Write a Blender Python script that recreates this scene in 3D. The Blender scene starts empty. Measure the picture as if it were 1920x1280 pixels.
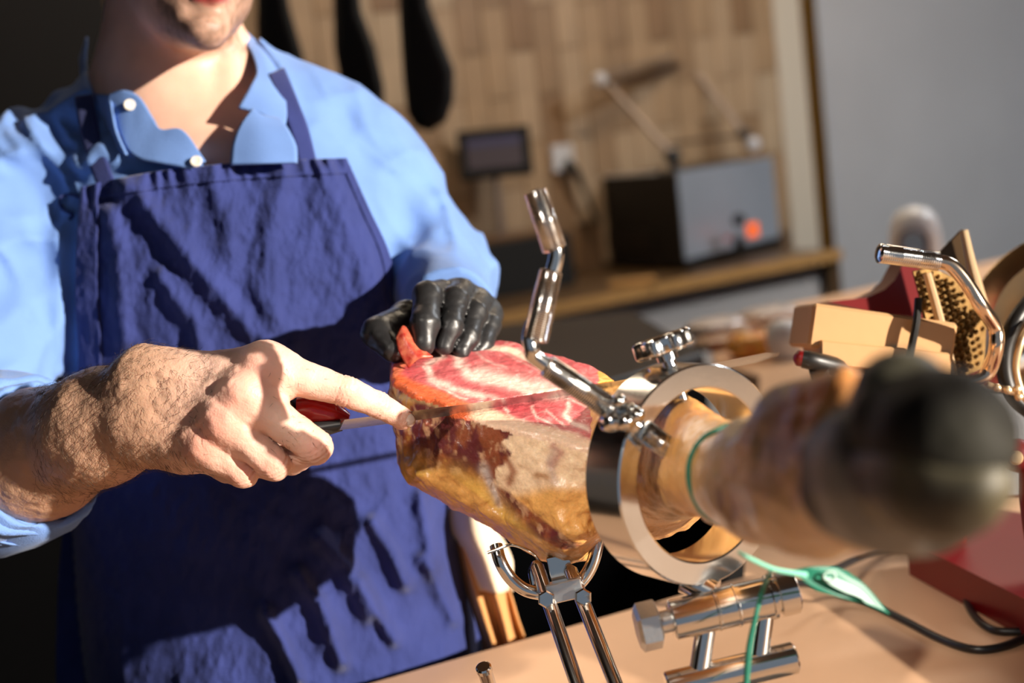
import bpy, math, random
import numpy as np
from mathutils import Vector, Matrix

# ------------------------------------------------------------------ camera
F = 2667.0
CAM = np.array([0.0, 0.0, 1.40])
_p, _r = math.radians(8.0), math.radians(6.6)
fwd = np.array([0, math.cos(_p), -math.sin(_p)])
_r0 = np.array([1.0, 0, 0]); _u0 = np.cross(_r0, fwd)
rgt = _r0 * math.cos(_r) - _u0 * math.sin(_r)
upv = _u0 * math.cos(_r) + _r0 * math.sin(_r)
R3 = np.array([rgt, upv, fwd])            # rows: right, up, forward

def V(px, py, d):                          # camera-space point (x right, y up, z depth)
    return np.array([(px - 960) / F * d, -(py - 640) / F * d, d])
def W(v):                                  # camera space -> world
    return np.asarray(v) @ R3 + CAM
def P(px, py, d): return W(V(px, py, d))
def Z(px, py, z):                          # world point of a pixel ray on the plane z
    r = V(px, py, 1.0) @ R3
    return CAM + r * ((z - CAM[2]) / r[2])
def proj(v): return 960 + F * v[:, 0] / v[:, 2], 640 - F * v[:, 1] / v[:, 2]

sc = bpy.context.scene
col = sc.collection
camd = bpy.data.cameras.new('camera'); cam = bpy.data.objects.new('camera', camd); col.objects.link(cam)
camd.sensor_width = 36.0; camd.lens = F / 1920 * 36.0
camd.clip_start = 0.02
cam.matrix_world = Matrix([[rgt[i], upv[i], -fwd[i], CAM[i]] for i in range(3)] + [[0, 0, 0, 1]])
camd.dof.use_dof = True; camd.dof.focus_distance = 0.985; camd.dof.aperture_fstop = 4.0
sc.camera = cam
sc.view_settings.view_transform = 'Standard'; sc.view_settings.look = 'None'
sc.view_settings.exposure = 0.0; sc.view_settings.gamma = 1.0
sc.view_settings.use_curve_mapping = False
sc.cycles.max_bounces = 6; sc.cycles.diffuse_bounces = 3; sc.cycles.glossy_bounces = 4
sc.cycles.transmission_bounces = 4; sc.cycles.sample_clamp_indirect = 4.0
sc.cycles.caustics_reflective = False; sc.cycles.caustics_refractive = False

world = bpy.data.worlds.new('sky'); sc.world = world; world.use_nodes = True
wn = world.node_tree.nodes; wl = world.node_tree.links
bg = wn['Background']; bg.inputs[0].default_value = (0.62, 0.78, 1.0, 1); bg.inputs[1].default_value = 0.25

SUNV = 1.40 * rgt + 0.43 * upv - 1.0 * fwd     # towards the sun
SUNV = SUNV / np.linalg.norm(SUNV)
sd = bpy.data.lights.new('sun', 'SUN'); sd.energy = 9.6; sd.angle = math.radians(0.9); sd.color = (1.0, 0.89, 0.76)
sun = bpy.data.objects.new('sun', sd); col.objects.link(sun)
sun.rotation_euler = Vector(SUNV).to_track_quat('Z', 'Y').to_euler()
sun.location = (2, -2, 3)

FILL_PANELS = []  # ceiling fills added to brighten the back of the shop
def fill_panel(x, y, w, size=(.9, .25), c=(1.0, .80, .58)):
    l = bpy.data.lights.new('lamp_light', 'AREA'); l.shape = 'RECTANGLE'; l.size, l.size_y = size; l.energy = w; l.color = c
    o = bpy.data.objects.new('lamp_light', l); col.objects.link(o); o.location = (x, y, 3.02); FILL_PANELS.append(o); return o
fill_panel(1.2, 3.6, 22); fill_panel(-.6, 3.3, 8); fill_panel(3.0, 3.4, 75, c=(.85, .92, 1.0))

sp = bpy.data.lights.new('track_spot_light', 'SPOT'); sp.energy = 190; sp.spot_size = math.radians(10.5); sp.spot_blend = .5; sp.shadow_soft_size = .05; sp.color = (1.0, .90, .78)  # unseen spot added to fill the shaded near side of the ham
SPT = np.array([-.75, -.55, 2.75]); spo = bpy.data.objects.new('track_spot_light', sp); col.objects.link(spo); spo.location = SPT
spo.rotation_euler = Vector(SPT - P(1085, 920, .95)).to_track_quat('Z', 'Y').to_euler()

# ------------------------------------------------------------------ mesh helpers
def link(o, parent=None):
    col.objects.link(o)
    if parent is not None: o.parent = parent
    return o
def wloc(o):
    l = np.array(o.location)
    while o.parent is not None:
        o = o.parent; l = l + np.array(o.location)
    return l
def tag(o, label=None, cat=None, group=None, kind=None):
    if label: o['label'] = label
    if cat: o['category'] = cat
    if group: o['group'] = group
    if kind: o['kind'] = kind
    return o
def empty(name, loc, label=None, cat=None, group=None):
    o = bpy.data.objects.new(name, None); o.location = tuple(loc); o.empty_display_size = .05
    link(o); return tag(o, label, cat, group)
def mk(name, verts, faces, mat, parent=None, smooth=True, cam_space=False, colr=None, origin=None):
    v = np.asarray(verts, float)
    if cam_space: v = W(v)
    if parent is not None: org = wloc(parent); oloc = (0, 0, 0)
    else:
        org = np.array([v[:, 0].mean(), v[:, 1].mean(), v[:, 2].min()]) if origin is None else np.asarray(origin, float)
        oloc = tuple(org)
    v = v - org
    me = bpy.data.meshes.new(name)
    if isinstance(faces, np.ndarray):
        n = len(faces); k = faces.shape[1]
        me.vertices.add(len(v)); me.vertices.foreach_set('co', v.astype(np.float32).ravel())
        me.loops.add(n * k); me.loops.foreach_set('vertex_index', faces.astype(np.int32).ravel())
        me.polygons.add(n); me.polygons.foreach_set('loop_start', np.arange(0, n * k, k, dtype=np.int32))
        me.update(calc_edges=True); me.validate()
    else:
        me.from_pydata([tuple(x) for x in v], [], faces); me.update()
    if smooth: me.polygons.foreach_set('use_smooth', np.ones(len(me.polygons), bool))
    if colr is not None:
        a = me.color_attributes.new('Col', 'FLOAT_COLOR', 'POINT')
        c = np.ones((len(v), 4), np.float32); c[:, :3] = colr
        a.data.foreach_set('color', c.ravel())
    if mat is not None: me.materials.append(mat)
    o = bpy.data.objects.new(name, me); o.location = oloc
    return link(o, parent)
def sharp(o, ang=35):
    me = o.data; me.polygons.foreach_set('use_smooth', np.ones(len(me.polygons), bool))
    me.set_sharp_from_angle(angle=math.radians(ang)); return o

class MB:
    def __init__(s): s.v = []; s.f = []
    def add(s, v, f):
        n = sum(len(a) for a in s.v); s.v.append(np.asarray(v, float)); s.f += [tuple(i + n for i in q) for q in f]
    def box(s, c, ax, ay, az, h):          # centre, unit axes, half sizes; slight bevel by chamfer
        c = np.asarray(c, float); ax, ay, az = [np.asarray(a, float) for a in (ax, ay, az)]
        b = min(h) * 0.14
        vs = []; 
        for sx in (-1, 1):
            for sy in (-1, 1):
                for sz in (-1, 1):
                    for k in range(3):
                        hh = [h[0] - b, h[1] - b, h[2] - b]; hh[k] = h[k]
                        vs.append(c + ax * sx * hh[0] + ay * sy * hh[1] + az * sz * hh[2])
        def I(sx, sy, sz, k): return ((sx * 2 + sy) * 2 + sz) * 3 + k
        f = []
        for s_ in (0, 1):
            q = [I(s_, 0, 0, 0), I(s_, 1, 0, 0), I(s_, 1, 1, 0), I(s_, 0, 1, 0)]; f.append(q if s_ else q[::-1])
            q = [I(0, s_, 0, 1), I(0, s_, 1, 1), I(1, s_, 1, 1), I(1, s_, 0, 1)]; f.append(q if s_ else q[::-1])
            q = [I(0, 0, s_, 2), I(1, 0, s_, 2), I(1, 1, s_, 2), I(0, 1, s_, 2)]; f.append(q if s_ else q[::-1])
        for a in (0, 1):
            for b_ in (0, 1):
                f.append([I(0, a, b_, 1), I(1, a, b_, 1), I(1, a, b_, 2), I(0, a, b_, 2)])
                f.append([I(a, 0, b_, 0), I(a, 1, b_, 0), I(a, 1, b_, 2), I(a, 0, b_, 2)])
                f.append([I(a, b_, 0, 0), I(a, b_, 1, 0), I(a, b_, 1, 1), I(a, b_, 0, 1)])
                for c_ in (0, 1): f.append([I(a, b_, c_, 0), I(a, b_, c_, 1), I(a, b_, c_, 2)])
        s.add(vs, f); return s
    def tube(s, pts, r, n=16, cap=True, sub=0):
        pts = np.asarray(pts, float)
        r = np.full(len(pts), r, float) if np.isscalar(r) else np.asarray(r, float)
        if sub: pts, r = spline(pts, sub, r)
        T = np.gradient(pts, axis=0); T /= np.linalg.norm(T, axis=1)[:, None] + 1e-12
        a = np.array([0, 0, 1.0]) if abs(T[0][2]) < .9 else np.array([1.0, 0, 0])
        N = np.cross(T[0], a); N /= np.linalg.norm(N); vs = []
        for i in range(len(pts)):
            N = N - T[i] * (N @ T[i]); N /= np.linalg.norm(N); B = np.cross(T[i], N)
            for k in range(n):
                t = 2 * math.pi * k / n; vs.append(pts[i] + r[i] * (N * math.cos(t) + B * math.sin(t)))
        f = [(i * n + k, i * n + (k + 1) % n, (i + 1) * n + (k + 1) % n, (i + 1) * n + k) for i in range(len(pts) - 1) for k in range(n)]
        if cap: f += [tuple(range(n))[::-1], tuple((len(pts) - 1) * n + k for k in range(n))]
        s.add(vs, f); return s
    def lathe(s, c, axis, prof, n=40, cap=True):    # prof: list of (along, radius)
        c = np.asarray(c, float); ax = np.asarray(axis, float); ax = ax / np.linalg.norm(ax)
        return s.tube([c + ax * p[0] for p in prof], 1, n, cap) if False else s._lathe(c, ax, prof, n, cap)
    def _lathe(s, c, ax, prof, n, cap):
        a = np.array([0, 0, 1.0]) if abs(ax[2]) < .9 else np.array([1.0, 0, 0])
        N = np.cross(ax, a); N /= np.linalg.norm(N); B = np.cross(ax, N); vs = []
        for (h, r) in prof:
            for k in range(n):
                t = 2 * math.pi * k / n; vs.append(c + ax * h + r * (N * math.cos(t) + B * math.sin(t)))
        m = len(prof)
        f = [(i * n + k, i * n + (k + 1) % n, (i + 1) * n + (k + 1) % n, (i + 1) * n + k) for i in range(m - 1) for k in range(n)]
        if cap: f += [tuple(range(n))[::-1], tuple((m - 1) * n + k for k in range(n))]
        s.add(vs, f); return s
    def obj(s, name, mat, parent=None, cam_space=False, ang=35, smooth=True):
        o = mk(name, np.concatenate(s.v), s.f, mat, parent, smooth, cam_space)
        if smooth: sharp(o, ang)
        return o

def spline(pts, sub, r=None):
    pts = np.asarray(pts, float); n = len(pts); out = []; ro = []
    Q = np.vstack([2 * pts[0] - pts[1], pts, 2 * pts[-1] - pts[-2]])
    if r is not None: r = np.asarray(r, float); rq = np.concatenate([[r[0]], r, [r[-1]]])
    for i in range(n - 1):
        for j in range(sub):
            t = j / sub; p0, p1, p2, p3 = Q[i:i + 4]
            out.append(.5 * (2 * p1 + (p2 - p0) * t + (2 * p0 - 5 * p1 + 4 * p2 - p3) * t * t + (3 * p1 - p0 - 3 * p2 + p3) * t ** 3))
            if r is not None: ro.append(rq[i + 1] * (1 - t) + rq[i + 2] * t)
    out.append(pts[-1])
    if r is not None: ro.append(r[-1]); return np.array(out), np.array(ro)
    return np.array(out)

def patch(name, rows, mat, parent=None, thick=.0015, sub=8, disp=None, cam_space=True, colf=None):
    """cloth sheet through rows of control points, smooth, with thickness"""
    g = np.array([spline(np.array(r), sub) for r in rows])
    g = np.array([spline(g[:, j], sub) for j in range(g.shape[1])]).transpose(1, 0, 2)
    if disp is not None: g = disp(g)
    return grid_sheet(name, g, mat, parent, thick, cam_space)
def grid_sheet(name, g, mat, parent, thick, cam_space=True, colr=None):
    n, m = g.shape[:2]
    du = np.gradient(g, axis=1); dv = np.gradient(g, axis=0); N = np.cross(du, dv)
    N /= np.linalg.norm(N, axis=2)[..., None] + 1e-12
    v = np.concatenate([g.reshape(-1, 3), (g + N * thick).reshape(-1, 3)]); k = n * m
    f = []
    for i in range(n - 1):
        for j in range(m - 1):
            a = i * m + j; q = (a, a + 1, a + m + 1, a + m); f.append(q[::-1]); f.append(tuple(x + k for x in q))
    def rim(a, b): f.append((a, b, b + k, a + k))
    for j in range(m - 1): rim(j, j + 1); rim((n - 1) * m + j + 1, (n - 1) * m + j)
    for i in range(n - 1): rim((i + 1) * m, i * m); rim(i * m + m - 1, (i + 1) * m + m - 1)
    return mk(name, v, f, mat, parent, True, cam_space, None if colr is None else np.concatenate([colr, colr]))

# ------------------------------------------------------------------ noise and distance fields (numpy)
def _h(i, j, k, s):
    h = (i * 374761393 + j * 668265263 + k * 2147483647 + s * 974634777) & 0xffffffff
    h = ((h ^ (h >> 13)) * 1274126177) & 0xffffffff
    h = ((h ^ (h >> 16)) * 2246822519) & 0xffffffff
    return ((h ^ (h >> 15)) & 0xffff) / 32767.5 - 1
def noise(p, s=0):
    p = np.asarray(p, float); i = np.floor(p).astype(np.int64); f = p - i; u = f * f * f * (f * (f * 6 - 15) + 10)
    r = 0
    for a in (0, 1):
        for b in (0, 1):
            for c in (0, 1):
                w = (u[:, 0] if a else 1 - u[:, 0]) * (u[:, 1] if b else 1 - u[:, 1]) * (u[:, 2] if c else 1 - u[:, 2])
                r = r + w * _h(i[:, 0] + a, i[:, 1] + b, i[:, 2] + c, s)
    return r
def fbm(p, o=4, s=0):
    r = 0; a = 1; t = 0
    for k in range(o): r = r + a * noise(p * 2 ** k, s + k * 7); t += a; a *= .5
    return r / t * 1.4
def sst(a, b, x): t = np.clip((x - a) / (b - a), 0, 1); return t * t * (3 - 2 * t)
def smin(a, b, k): h = np.maximum(k - np.abs(a - b), 0) / k; return np.minimum(a, b) - h * h * k * .25
def smax(a, b, k): return -smin(-a, -b, k)
def cone(p, a, b, ra, rb):
    ba = b - a; l2 = ba @ ba; rr = ra - rb; a2 = l2 - rr * rr; il2 = 1 / l2
    pa = p - a; y = pa @ ba; z = y - l2
    x2 = ((pa * l2 - y[:, None] * ba) ** 2).sum(1); y2 = y * y * l2; z2 = z * z * l2
    k = np.sign(rr) * rr * rr * x2
    r = (np.sqrt(x2 * a2 * il2) + y * rr) * il2 - ra
    m1 = np.sign(z) * a2 * z2 > k; m2 = np.sign(y) * a2 * y2 < k
    r = np.where(m2, np.sqrt(x2 + y2) * il2 - ra, r)
    return np.where(m1, np.sqrt(x2 + z2) * il2 - rb, r)
def chain(p, pts, k=.006):
    d = None
    for i in range(len(pts) - 1):
        e = cone(p, np.array(pts[i][0], float), np.array(pts[i + 1][0], float), pts[i][1], pts[i + 1][1])
        d = e if d is None else smin(d, e, k)
    return d
def ell(p, c, r, M=None):
    q = p - c
    if M is not None: q = q @ np.asarray(M).T
    r = np.asarray(r, float); k0 = np.linalg.norm(q / r, axis=1); k1 = np.linalg.norm(q / (r * r), axis=1)
    return k0 * (k0 - 1) / (k1 + 1e-9)
def poly2(x, y, pts):                       # signed distance to polygon (negative inside)
    pts = np.asarray(pts, float); n = len(pts); d = np.full(len(x), 1e18); s = np.ones(len(x))
    for i in range(n):
        a = pts[i]; b = pts[i - 1]; ex, ey = b - a; wx = x - a[0]; wy = y - a[1]
        t = np.clip((wx * ex + wy * ey) / (ex * ex + ey * ey + 1e-12), 0, 1)
        d = np.minimum(d, (wx - ex * t) ** 2 + (wy - ey * t) ** 2)
        c1 = y >= a[1]; c2 = y < b[1]; c3 = ex * wy > ey * wx
        s = np.where((c1 & c2 & c3) | (~c1 & ~c2 & ~c3), -s, s)
    return s * np.sqrt(d)
def polyline(x, y, pts):                    # distance to polyline
    pts = np.asarray(pts, float); d = np.full(len(x), 1e18)
    for a, b in zip(pts[:-1], pts[1:]):
        e = b - a; wx = x - a[0]; wy = y - a[1]; t = np.clip((wx * e[0] + wy * e[1]) / (e @ e + 1e-12), 0, 1)
        d = np.minimum(d, (wx - e[0] * t) ** 2 + (wy - e[1] * t) ** 2)
    return np.sqrt(d)

import time as _tm
def surf(f, lo, hi, h, steps=2, margin=.004):
    t0_ = _tm.time(); r_ = surf_(f, lo, hi, h, steps, margin); return r_
def surf_(f, lo, hi, h, steps=2, margin=.004):
    lo = np.asarray(lo, float); hi = np.asarray(hi, float)
    nb = np.ceil((hi - lo) / h / 8).astype(int); n = nb * 8 + 1
    bc = np.stack(np.meshgrid(*[np.arange(k) for k in nb], indexing='ij'), -1).reshape(-1, 3)
    cen = lo + (bc * 8 + 4) * h; fv = f(cen)
    G = np.empty(tuple(n), np.float32); B = np.repeat(np.repeat(np.repeat(fv.reshape(nb), 8, 0), 8, 1), 8, 2)
    G[:-1, :-1, :-1] = B; G[-1] = 1; G[:, -1] = 1; G[:, :, -1] = 1
    keep = bc[np.abs(fv) < 8 * h * .87 * 1.35 + margin]
    o = np.stack(np.meshgrid(*[np.arange(9)] * 3, indexing='ij'), -1).reshape(-1, 3)
    for s in range(0, len(keep), 400):
        idx = (keep[s:s + 400, None] * 8 + o).reshape(-1, 3)
        G[idx[:, 0], idx[:, 1], idx[:, 2]] = f(lo + idx * h)
    G[0] = G[-1] = 1; G[:, 0] = G[:, -1] = 1; G[:, :, 0] = G[:, :, -1] = 1
    S = G < 0; c = tuple(k - 1 for k in n)
    def corner(A, a, b, d): return A[a:a + c[0], b:b + c[1], d:d + c[2]]
    cnt = sum(corner(S, a, b, d).astype(np.int8) for a in (0, 1) for b in (0, 1) for d in (0, 1))
    act = np.argwhere((cnt > 0) & (cnt < 8)); ids = np.full(c, -1, np.int32); ids[tuple(act.T)] = np.arange(len(act))
    acc = np.zeros((len(act), 3)); w = np.zeros(len(act))
    C8 = [(a, b, d) for a in (0, 1) for b in (0, 1) for d in (0, 1)]
    vals = {q: G[act[:, 0] + q[0], act[:, 1] + q[1], act[:, 2] + q[2]] for q in C8}
    for q in C8:
        for ax in range(3):
            if q[ax]: continue
            q2 = list(q); q2[ax] = 1; q2 = tuple(q2); a, b = vals[q], vals[q2]; m = (a < 0) != (b < 0)
            t = np.where(m, a / np.where(m, a - b, 1), 0); pt = np.tile(np.array(q, float), (len(act), 1)); pt[:, ax] = t
            acc += pt * m[:, None]; w += m
    v = lo + (act + acc / w[:, None]) * h
    F_ = []
    for ax in range(3):
        sl0 = [slice(None)] * 3; sl1 = [slice(None)] * 3; sl0[ax] = slice(0, -1); sl1[ax] = slice(1, None)
        A = S[tuple(sl0)]; Bq = S[tuple(sl1)]; e = np.argwhere(A != Bq); b, d = [(1, 2), (2, 0), (0, 1)][ax]
        ok = (e[:, b] > 0) & (e[:, d] > 0) & (e[:, b] < n[b] - 1) & (e[:, d] < n[d] - 1); e = e[ok]
        def g(ob, od):
            t = e.copy(); t[:, b] += ob; t[:, d] += od; return ids[t[:, 0], t[:, 1], t[:, 2]]
        q = np.stack([g(-1, -1), g(0, -1), g(0, 0), g(-1, 0)], 1)
        fl = ~A[tuple(e.T)]; q[fl] = q[fl][:, ::-1]; F_.append(q)
    Fc = np.concatenate(F_); Fc = Fc[(Fc >= 0).all(1)]
    for _ in range(steps):
        e = h * .4; f0 = f(v); gr = np.stack([f(v + np.eye(3)[i] * e) - f(v - np.eye(3)[i] * e) for i in range(3)], 1) / (2 * e)
        st = f0[:, None] * gr / ((gr ** 2).sum(1)[:, None] + .05); l = np.linalg.norm(st, axis=1)[:, None]
        v = v - st * np.minimum(1, h * .7 / (l + 1e-12))
    return v, Fc

# ------------------------------------------------------------------ materials
MATS = {}
def mat(name, c=(.8, .8, .8), rough=.5, metal=0.0, vcol=False, bump=0, bscale=50, cvar=0, cscale=20, coat=0, sss=0, spec=.5,
        emit=None, trans=0, c2=None, aniso=0, stretch=None, sheen=0, bdetail=6, ior=None):
    m = bpy.data.materials.new(name); m.use_nodes = True; nt = m.node_tree; N = nt.nodes; L = nt.links
    b = N['Principled BSDF']; b.inputs['Base Color'].default_value = (*c, 1); b.inputs['Roughness'].default_value = rough
    b.inputs['Metallic'].default_value = metal; b.inputs['Specular IOR Level'].default_value = spec
    b.inputs['Coat Weight'].default_value = coat; b.inputs['Coat Roughness'].default_value = .12
    if sss:
        b.inputs['Subsurface Weight'].default_value = sss; b.inputs['Subsurface Radius'].default_value = (1, .35, .18); b.inputs['Subsurface Scale'].default_value = .006
    if sheen: b.inputs['Sheen Weight'].default_value = sheen; b.inputs['Sheen Roughness'].default_value = .4
    if trans: b.inputs['Transmission Weight'].default_value = trans
    if ior: b.inputs['IOR'].default_value = ior
    if emit: b.inputs['Emission Color'].default_value = (*emit[0], 1); b.inputs['Emission Strength'].default_value = emit[1]
    tc = N.new('ShaderNodeTexCoord'); mp = N.new('ShaderNodeMapping'); L.new(tc.outputs['Object'], mp.inputs[0])
    if stretch: mp.inputs['Scale'].default_value = stretch
    src = None
    if vcol: a = N.new('ShaderNodeVertexColor'); a.layer_name = 'Col'; src = a.outputs[0]
    if cvar or c2 is not None:
        n = N.new('ShaderNodeTexNoise'); n.inputs['Scale'].default_value = cscale; n.inputs['Detail'].default_value = 6; L.new(mp.outputs[0], n.inputs['Vector'])
        if c2 is not None:
            cr = N.new('ShaderNodeValToRGB'); cr.color_ramp.elements[0].position = .38; cr.color_ramp.elements[1].position = .62
            cr.color_ramp.elements[0].color = (*c, 1); cr.color_ramp.elements[1].color = (*c2, 1); L.new(n.outputs[0], cr.inputs[0]); src = cr.outputs[0]
        else:
            mr = N.new('ShaderNodeMapRange'); mr.inputs[1].default_value = .3; mr.inputs[2].default_value = .7
            mr.inputs[3].default_value = 1 - cvar; mr.inputs[4].default_value = 1 + cvar; L.new(n.outputs[0], mr.inputs[0])
            mx = N.new('ShaderNodeVectorMath'); mx.operation = 'SCALE'
            if src is not None: L.new(src, mx.inputs[0])
            else: mx.inputs[0].default_value = c
            L.new(mr.outputs[0], mx.inputs['Scale']); src = mx.outputs[0]
    if src is not None: L.new(src, b.inputs['Base Color'])
    if bump:
        n = N.new('ShaderNodeTexNoise'); n.inputs['Scale'].default_value = bscale; n.inputs['Detail'].default_value = bdetail; L.new(mp.outputs[0], n.inputs['Vector'])
        bp = N.new('ShaderNodeBump'); bp.inputs['Strength'].default_value = bump; bp.inputs['Distance'].default_value = .002
        L.new(n.outputs[0], bp.inputs['Height']); L.new(bp.outputs[0], b.inputs['Normal'])
    MATS[name] = m; return m
def lin(r, g, b):                           # sRGB 0-255 -> linear
    return tuple((x / 255 / 12.92) if x / 255 <= .04045 else ((x / 255 + .055) / 1.055) ** 2.4 for x in (r, g, b))

SKIN = mat('skin', vcol=True, rough=.42, sss=.25, bump=.25, bscale=700, spec=.45)
SHIRT = mat('blue_shirt_cotton', lin(106, 140, 200), rough=.8, bump=.35, bscale=900, cvar=.08, cscale=14, sheen=.15, spec=.2)
APRON = mat('navy_apron_cotton', lin(46, 55, 108), rough=.85, bump=.5, bscale=700, cvar=.16, cscale=22, sheen=.2, spec=.15)
GLOVE = mat('black_nitrile', (.016, .016, .017), rough=.4, bump=.25, bscale=90, spec=.6)
CHROME = mat('polished_steel', (.72, .70, .67), rough=.13, metal=1, bump=.04, bscale=30)
BRUSH = mat('brushed_steel', (.66, .65, .63), rough=.3, metal=1, bump=.1, bscale=300)
GOLDM = mat('warm_metal', (.72, .48, .24), rough=.28, metal=1, bump=.1, bscale=60)
# ------------------------------------------------------------------ the setting
def quad(name, pts, m, parent=None, kind='structure', thick=.03, n_out=None):
    """slab: polygon pts (world) extruded by thick along -normal"""
    pts = [np.asarray(p, float) for p in pts]; k = len(pts)
    nn = np.cross(pts[1] - pts[0], pts[2] - pts[0]); nn /= np.linalg.norm(nn)
    if n_out is not None and nn @ np.asarray(n_out) < 0: pts = pts[::-1]; nn = -nn
    v = pts + [p - nn * thick for p in pts]
    f = [tuple(range(k)), tuple(range(2 * k - 1, k - 1, -1))] + [(i, i + k, (i + 1) % k + k, (i + 1) % k) for i in range(k)]
    o = mk(name, v, f, m, parent, False)
    if kind: o['kind'] = kind
    return o
ZT = .95                                                    # front worktop height
ZB = .92                                                    # rear counter height
ca, cb = Z(930, 590, ZB), Z(1570, 468, ZB)                   # rear counter front edge
wd = (cb - ca); wd[2] = 0; wd /= np.linalg.norm(wd)          # along the back wall, to the right
wn_ = np.array([wd[1], -wd[0], 0.0])                        # out of the wall, to the camera
if wn_ @ (CAM - ca) < 0: wn_ = -wn_
UP = np.array([0, 0, 1.0])
WO = ca - wn_ * .62; WO[2] = 0                               # wall base point
def WP(s, out, z): return WO + wd * s + wn_ * out + UP * z  # wall coordinates
def onwall(px, py, out=0):                                  # pixel ray on the plane parallel to the wall
    r = V(px, py, 1) @ R3; q = WO + wn_ * out
    t = ((q - CAM) @ wn_) / (r @ wn_); p = CAM + r * t
    return (p - WO) @ wd, p[2]
yaw = math.atan2(wd[1], wd[0])

MW = mat('white_wall_paint', lin(196, 196, 198), rough=.7, bump=.1, bscale=40, cvar=.04, cscale=3)
MC = mat('cream_paint', lin(222, 210, 190), rough=.6, bump=.1, bscale=40)
MG = mat('dark_grout', lin(120, 92, 66), rough=.9, bump=.3, bscale=80)
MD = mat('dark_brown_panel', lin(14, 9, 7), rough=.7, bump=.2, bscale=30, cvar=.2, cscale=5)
MFL = mat('dark_floor', lin(22, 18, 16), rough=.6, bump=.2, bscale=20, cvar=.2, cscale=4)
MBR = mat('brass', lin(150, 110, 50), rough=.35, metal=.8, bump=.05)
MTT = mat('sand_worktop', lin(226, 182, 144), rough=.42, bump=.08, bscale=60, cvar=.05, cscale=6)
MTE = mat('worktop_core', lin(120, 84, 56), rough=.6, bump=.1)

quad('floor', [(-4, -3, 0), (7, -3, 0), (7, 9, 0), (-4, 9, 0)], MFL, n_out=(0, 0, 1), thick=.1)
quad('ceiling', [(-4, -1.3, 3.1), (7, -1.3, 3.1), (7, 9, 3.1), (-4, 9, 3.1)], mat('ceiling_paint', lin(120, 105, 90), rough=.8, bump=.05), n_out=(0, 0, -1), thick=.1)
sP, _ = onwall(1446, 60, 0); sC, _ = onwall(1497, 60, .0); sE = onwall(1522, 60, 0)[0]
bw = quad('wall_back', [WP(-4.0, 0, 0), WP(sP, 0, 0), WP(sP, 0, 3.1), WP(-4.0, 0, 3.1)], MG, n_out=wn_, thick=.12)
quad('wall_right', [WP(sE, 0, 0), WP(sE + 3.2, 0, 0), WP(sE + 3.2, 0, 3.1), WP(sE, 0, 3.1)], MW, n_out=wn_, thick=.12)
quad('trim_1', [WP(sP, .02, 0), WP(sC, .02, 0), WP(sC, .02, 3.1), WP(sP, .02, 3.1)], MC, n_out=wn_, thick=.14)
quad('trim_2', [WP(sC, .03, 0), WP(sE, .03, 0), WP(sE, .03, 3.1), WP(sC, .03, 3.1)], MBR, n_out=wn_, thick=.15)
# front wall of the shop with its big window opening behind the camera, left dark side wall
MFW = mat('front_wall_paint', lin(90, 74, 60), rough=.8, bump=.05)
def fw(name, x0, x1, z0, z1): 
    return quad(name, [(x0, -1.2, z0), (x1, -1.2, z0), (x1, -1.2, z1), (x0, -1.2, z1)], MFW, n_out=(0, 1, 0), thick=.15)
fw('wall_front', -4, 4.8, 2.95, 3.1); fw('wall_front_sill', -4, 4.8, 0, .5); fw('wall_front_left', -4, -1.6, .5, 2.95)
quad('wall_side', [(4.8, -1.3, 0), (4.8, 8, 0), (4.8, 8, 3.1), (4.8, -1.3, 3.1)], MFW, n_out=(-1, 0, 0), thick=.12)
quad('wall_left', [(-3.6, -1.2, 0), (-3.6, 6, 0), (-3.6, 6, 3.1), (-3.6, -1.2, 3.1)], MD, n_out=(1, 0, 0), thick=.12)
# tiles: upright tiles in staggered columns, each its own piece
tcol = [lin(176, 146, 112), lin(186, 158, 126), lin(160, 130, 98), lin(192, 168, 138), lin(148, 116, 84)]
TM = [mat('wall_tile_%s' % 'abcde'[i], c, rough=.45, bump=.15, bscale=15, cvar=.12, cscale=9) for i, c in enumerate(tcol)]
s0 = onwall(430, 100)[0]; tw, th = .098, .30
tb = MB().box((0, 0, 0), (1, 0, 0), (0, 1, 0), (0, 0, 1), (tw / 2 - .002, .006, th / 2 - .002))
tmeshes = []
for i in range(5):
    o = mk('tile', np.concatenate(tb.v), tb.f, TM[i], None, False, origin=(0, 0, 0)); tmeshes.append(o.data); bpy.data.objects.remove(o)
random.seed(4); s = sP - tw / 2; kcol = 0
bwl = wloc(bw)
while s > s0:
    z = ZB + .02 + (th * .5 if kcol % 2 else 0) - th * .0
    while z < 2.55:
        o = bpy.data.objects.new('tile', tmeshes[random.choice([0, 0, 1, 1, 2, 3, 4])])
        p = WP(s, .004 + random.uniform(-.001, .0015), z + th / 2); o.location = tuple(p - bwl); o.rotation_euler = (0, 0, yaw)
        link(o, bw); z += th
    s -= tw; kcol += 1

# front worktop with its return to the right
A, B_, C0_, C1_, C_ = Z(200, 1421, ZT), Z(1395, 1082, ZT), Z(1425, 705, ZT), Z(1340, 680, ZT), Z(1326, 604, ZT)
D_ = C_ + wd * 2.2
wt = quad('worktop', [A, B_, C0_, C1_, C_, D_, (2.2, .10, ZT), (-.6, .10, ZT)], MTT, kind=None, n_out=(0, 0, 1), thick=.04)
tag(wt, 'sand-coloured smooth worktop carrying the ham stand and the red slicer', 'worktop')
wb = quad('worktop_base', [A + [.02, -.03, -.04], B_ + [.03, -.03, -.04], C0_ + [.05, -.03, -.04], D_ + [0, -.05, -.04], (2.15, .2, ZT - .04), (-.55, .2, ZT - .04)], MD, kind=None, thick=ZT - .04, n_out=(0, 0, 1))
wb.name = 'base_cabinet'; wb.parent = wt; wb.location = tuple(np.array(wb.location) - np.array(wt.location))

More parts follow.
